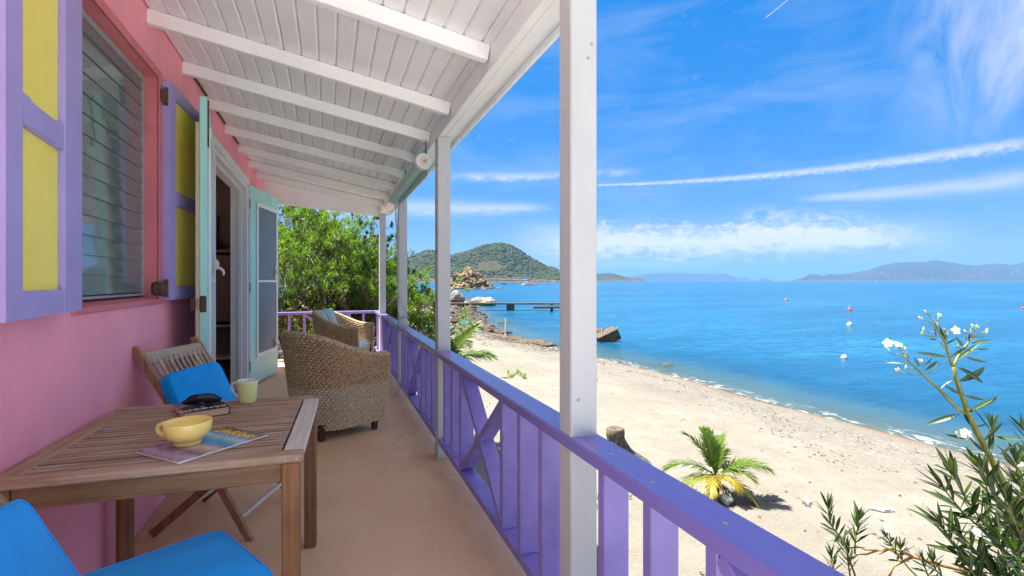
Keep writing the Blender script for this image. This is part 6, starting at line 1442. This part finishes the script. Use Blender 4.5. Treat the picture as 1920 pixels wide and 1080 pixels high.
# white stone, driftwood, vine, shells
q = on_z(1652, 944, -1.15); rock('stone', 'flat white stone lying alone on the sand near the oleander', (q.x, q.y, gz(q.x, q.y) + .015), .115, 71, IR - .15, (1.15, .42, .28), paint('white_stone', (.50, .485, .455), .8, .1, 8), None, 'stone')
q = on_z(1362, 940, -1.1); rock('stone', 'pale grey green stone at the foot of the young palm', (q.x, q.y, gz(q.x, q.y) + .04), .10, 72, .4, (1.1, .7, .7), paint('grey_green_stone', (.19, .215, .20), .8, .1, 8), None, 'stone')
dr = MB(); drm = paint('dry_seaweed', (.055, .045, .032), .9, .5, 30)
P = []
for q in range(5200):
    y = random.uniform(3, 31) if q < 2600 else random.uniform(20, 31); xi = np.interp(y, SHn[:, 1], SHn[:, 0])
    line = random.choice((1.9, 3.1, 4.2)) if q < 2600 else random.choice((1.2, 1.7, 2.1)); d = line + .5 * math.sin(y * .8 + line) + random.gauss(0, .22 + .02 * y * (q > 2600) * .6)
    if vnoise(np.array([y * .9 + line * 5]), np.array([line]), 3)[0] < .5 and q < 2600: continue
    P.append((xi - d, y))
for (x, y), z in zip(P, ground_z(P)): flake(dr, x, y, z + .004, random.uniform(.006, .026) * (1 + .05 * y))
P = [(random.uniform(2.5, 11), random.uniform(3, 26)) for q in range(1100)]
for (x, y), z in zip(P, ground_z(P)): flake(dr, x, y, z + .003, random.choice((.008, .012, .016, .03)))
tag(part('dry_seaweed', dr, drm), kind='stuff')
sh = MB(); P = [(random.uniform(1.5, 11.5), random.uniform(2.5, 24)) for q in range(4200)]
for (x, y), z in zip(P, ground_z(P)): flake(sh, x, y, z + .002, random.choice((.005, .006, .008, .012, .022)))
tag(part('shell_gravel', sh, paint('shell_white', (.31, .295, .265), .8, .15, 30)), kind='stuff')
vn = thing('beach_vine', 'small green vine creeping over bare sand beyond the railing', 'plant', tuple(on_z(968, 722, -1.37))); V = []; F = []; m = MB(); pp = []
for i in range(10):
    q = on_z(952 + i * 3.6, 716 + 6 * math.sin(i * .9), -1.37); q.z = gz(q.x, q.y) + .02; pp.append(q)
    for k in range(3): leaf_quad(V, F, q, rvec() + Vector((0, 0, .9)), Vector((0, 0, 1)), random.uniform(.09, .17), .07)
m.tube(pp, .008, 5); m.add(V, F); part('runner', m, MT['leaf_lt'], vn, True)
# weeds at the foot of the veranda
wd = MB(); V = []; F = []
P = []
for q in range(1500):
    x = random.uniform(1.2, 3.2); y = random.uniform(1.0, 7.5)
    if vnoise(np.array([x * 1.6]), np.array([y * 1.6]), 8)[0] > .56: P.append((x, y))
P += [(random.gauss(2.55, .22), random.gauss(2.35, .3)) for q in range(300)]
P += [tuple(on_z(random.uniform(770, 850), random.uniform(585, 612), -.95))[:2] for q in range(900)]
for (x, y), z in zip(P, ground_z(P)):
    for k in range(3): leaf_quad(V, F, Vector((x, y, z)), rvec() * .7 + Vector((0, 0, .7)), Vector((0, 0, 1)), random.uniform(.03, .08), .018)
wd.add(V, F); tag(part('ground_weeds', wd, MT['leaf_dry']), kind='stuff')

# ---- boats and buoys
whm = paint('boat_white', (.62, .62, .61), .3, .02, .5, 0); blm = paint('boat_blue', (.03, .08, .25), .5); winm = paint('boat_window', (.02, .025, .03), .15)
cp = at(993, 534.5, 385); ct = thing('catamaran', 'white sailing catamaran with furled blue sail anchored before the headland', 'catamaran', (cp.x, cp.y, ZS), IR + .12)
for s in (-1, 1):
    m = MB(); L = 5.9
    def hull(u, v, s=s):
        x = -L + 2 * L * u; f = max(0.02, 1 - max(0, (u - .55) / .45) ** 2.2) * (1 if u > .04 else .75); w = .95 * f; z = -.4 + 2.0 * v; return (x, s * 2.6 + (w * (.35 + .65 * v ** .5)) * (1 if True else 0) * math.cos(0), z)
    V = []; F = []; N = 16
    for i in range(N + 1):
        u = i / N; x = -L + 2 * L * u; f = max(.03, 1 - max(0, (u - .5) / .5) ** 2.4); zt = 1.25 + .35 * u - (.55 if u < .08 else 0)
        for y_, z_ in ((-.95 * f, zt), (-.75 * f, .0), (0, -.5), (.75 * f, .0), (.95 * f, zt)): V.append((x, s * 2.5 + y_, z_))
    for i in range(N):
        for j in range(4): F.append((i * 5 + j, i * 5 + j + 1, i * 5 + 6 + j, i * 5 + 5 + j))
        F.append((i * 5 + 4, i * 5, i * 5 + 5, i * 5 + 9))
    F.append((0, 1, 2, 3, 4)); m.add(V, F); part('hull', m, whm, ct, recalc=True)
    m = MB()
    for k in range(3): m.box(-1.8 + k * 1.6, -1.0 + k * 1.6, s * 3.32 - .12, s * 3.32 + .12, .75, .98, .02)
    part('window', m, winm, ct)
m = MB(); m.box(-4.6, 2.6, -1.6, 1.6, .7, 1.45, .1); part('bridge_deck', m, whm, ct)
m = MB(); m.prism([(-2.6, 1.46), (2.5, 1.46), (1.3, 2.55), (-3.2, 2.75)], -2.1, 2.1, 0, rot_m(R(90), 0, 0)); cb_ = part('cabin', m, whm, ct, recalc=True)
m = MB(); m.box(-2.3, 1.5, -2.14, -2.102, 1.75, 2.3, .01); m.box(-2.3, 1.5, 2.102, 2.14, 1.75, 2.3, .01); part('window', m, winm, ct)
m = MB(); m.box(-4.9, -1.6, -1.9, 1.9, 2.95, 3.08, .03)
for x in (-4.8, -3.3):
    for y in (-1.8, 1.8): m.tube([(x, y, 1.45), (x, y, 2.95)], .05, 6)
part('bimini', m, whm, ct)
m = MB(); m.tube([(.6, 0, 2.5), (.6, 0, 17.3)], [.13, .09], 8); part('mast', m, MT['steel'], ct)
m = MB(); m.tube([(.4, 0, 3.9), (-4.4, 0, 4.0)], [.34, .24], 8); part('furled_sail', m, blm, ct)
m = MB()
for a, b in (((.6, 0, 17), (5.8, 0, 1.6)), ((.6, 0, 16), (-1.4, 2.9, 1.4)), ((.6, 0, 16), (-1.4, -2.9, 1.4))): m.tube([a, b], .025, 4)
part('rigging', m, MT['steel'], ct)
m = MB(); m.prism([(-4.3, 5.5), (-2.7, 5.7), (-2.8, 9.2), (-4.0, 9.4)], -.02, .02, 0, rot_m(R(90), 0, 0)); part('flag', m, paint('striped_flag', (.25, .35, .60), .8, .5, .6), ct, recalc=True)
m = MB(); m.prism([(-1.0, 4.3), (1.0, 4.3), (.3, 5.0), (-.6, 5.0)], -.3, .3, 0, rot_m(R(90), 0, 0)); part('cover', m, paint('red_cover', (.5, .08, .05), .7), ct, recalc=True)
def skiff(lab, px, d, L, mat, rz):
    p = at(px, 527, d); o = thing('small_boat', lab, 'boat', (p.x, p.y, ZS), rz); V = []; F = []; N = 10
    for i in range(N + 1):
        u = i / N; f = max(.05, 1 - max(0, (u - .45) / .55) ** 2); x = (u - .5) * L
        for y_, z_ in ((-.17 * L * f, .14 * L + .05 * L * u), (-.12 * L * f, 0), (0, -.05 * L), (.12 * L * f, 0), (.17 * L * f, .14 * L + .05 * L * u)): V.append((x, y_, z_))
    for i in range(N):
        for j in range(4): F.append((i * 5 + j, i * 5 + j + 1, i * 5 + 6 + j, i * 5 + 5 + j))
    F.append((0, 1, 2, 3, 4)); m = MB(); m.add(V, F); part('hull', m, mat, o, recalc=True); m = MB(); m.box(-.12 * L, .08 * L, -.10 * L, .10 * L, .02 * L, .20 * L, .03); part('console', m, mat, o)
    m = MB(); m.box(-.54 * L, -.47 * L, -.05 * L, .05 * L, .0, .24 * L, .02); part('outboard', m, MT['black'], o)
skiff('white dinghy pulled up by the low rocks right of the rock stack', 934, 215, 2.6, whm, IR)
skiff('dark motorboat lying close under the headland', 945, 560, 5.5, blm, IR)
skiff('tiny white dinghy floating right of the catamaran', 1029, 395, 3.0, whm, IR)
def sailboat(px, d, h, lab):
    p = at(px, 527, d); o = thing('sailboat', lab, 'sailboat', (p.x, p.y, ZS), IR, 'sailboats off the hazy island')
    m = MB(); L = h * .62; m.prism([(-L / 2, .2), (L / 2, .2), (L * .56, h * .08), (-L / 2, h * .07)], -h * .07, h * .07, 0, rot_m(R(90), 0, 0)); part('hull', m, whm, o, recalc=True)
    m = MB(); m.tube([(0, 0, 0), (0, 0, h)], h * .008, 5); part('mast', m, whm, o)
    m = MB(); m.prism([(-L * .42, h * .12), (-.05, h * .12), (-.05, h * .97)], -h * .01, h * .01, 0, rot_m(R(90), 0, 0)); m.prism([(.05, h * .12), (L * .45, h * .12), (.05, h * .85)], -h * .01, h * .01, 0, rot_m(R(90), 0, 0)); part('sail', m, whm, o, recalc=True)
for px, d, h, lb in ((1721, 2600, 15, 'white sailboat with full sails before the middle of the hazy island'), (1790, 3000, 14, 'white sailboat right of the one under full sail'), (1643, 2900, 12, 'white sailboat left of the long pale waterfront of the hazy island'), (1505, 3200, 11, 'sailboat nearest the left tip of the hazy island'), (1510, 3300, 11, 'sailboat just right of the one nearest the island tip'), (1396, 3400, 9, 'lone sailboat off the end of the long low island'), (1566, 3300, 7, 'smallest sailboat, between the two at the left tip and the waterfront')):
    sailboat(px, d, h, lb)
def buoy(px, py, r, top, bot, lab, cone=False):
    p = on_z(px, py, ZS); o = thing('buoy', lab, 'buoy', (p.x, p.y, ZS), 0, 'mooring buoys'); m = MB()
    if cone: m.lathe([(0, -r * .5), (r * .8, -r * .3), (r, 0), (r * .8, r * .35), (r * .12, r * 1.7), (0, r * 1.75)], 20)
    else: m.lathe([(0, -r * .6)] + [(r * math.cos(R(a)), r * math.sin(R(a)) + r * .25) for a in range(-50, 91, 14)] + [(0, r * 1.25)], 20)
    part('float', m, top, o, smooth=True); m = MB(); m.lathe([(r * .99, .0), (r * 1.035, r * .12), (r * 1.02, r * .32), (r * .97, r * .36)], 20); part('band', m, bot, o)
    m = MB(); z = r * (1.7 if cone else 1.2); m.tube([(.0, 0, z), (0, 0, z + r * .6)], r * .10, 6); part('ring', m, MT['steel'], o)
bwm = paint('buoy_white', (.36, .36, .34), .5, .1, 4); redm = paint('buoy_red', (.38, .03, .015), .5, .1, 5); yelm = paint('buoy_yellow', (.60, .50, .10), .5, .2, 5); orm = paint('buoy_orange', (.42, .11, .05), .5)
buoy(1593, 582, .26, redm, redm, 'red cone shaped buoy on the open water', True)
buoy(1593, 610, .20, bwm, yelm, 'white and yellow buoy floating below the red cone')
buoy(1583, 672, .13, bwm, bwm, 'small white buoy nearest the beach')
buoy(1474, 563, .27, orm, orm, 'flat orange buoy left of the red cone')
buoy(1918, 580, .22, redm, redm, 'small red buoy at the right edge of the picture')
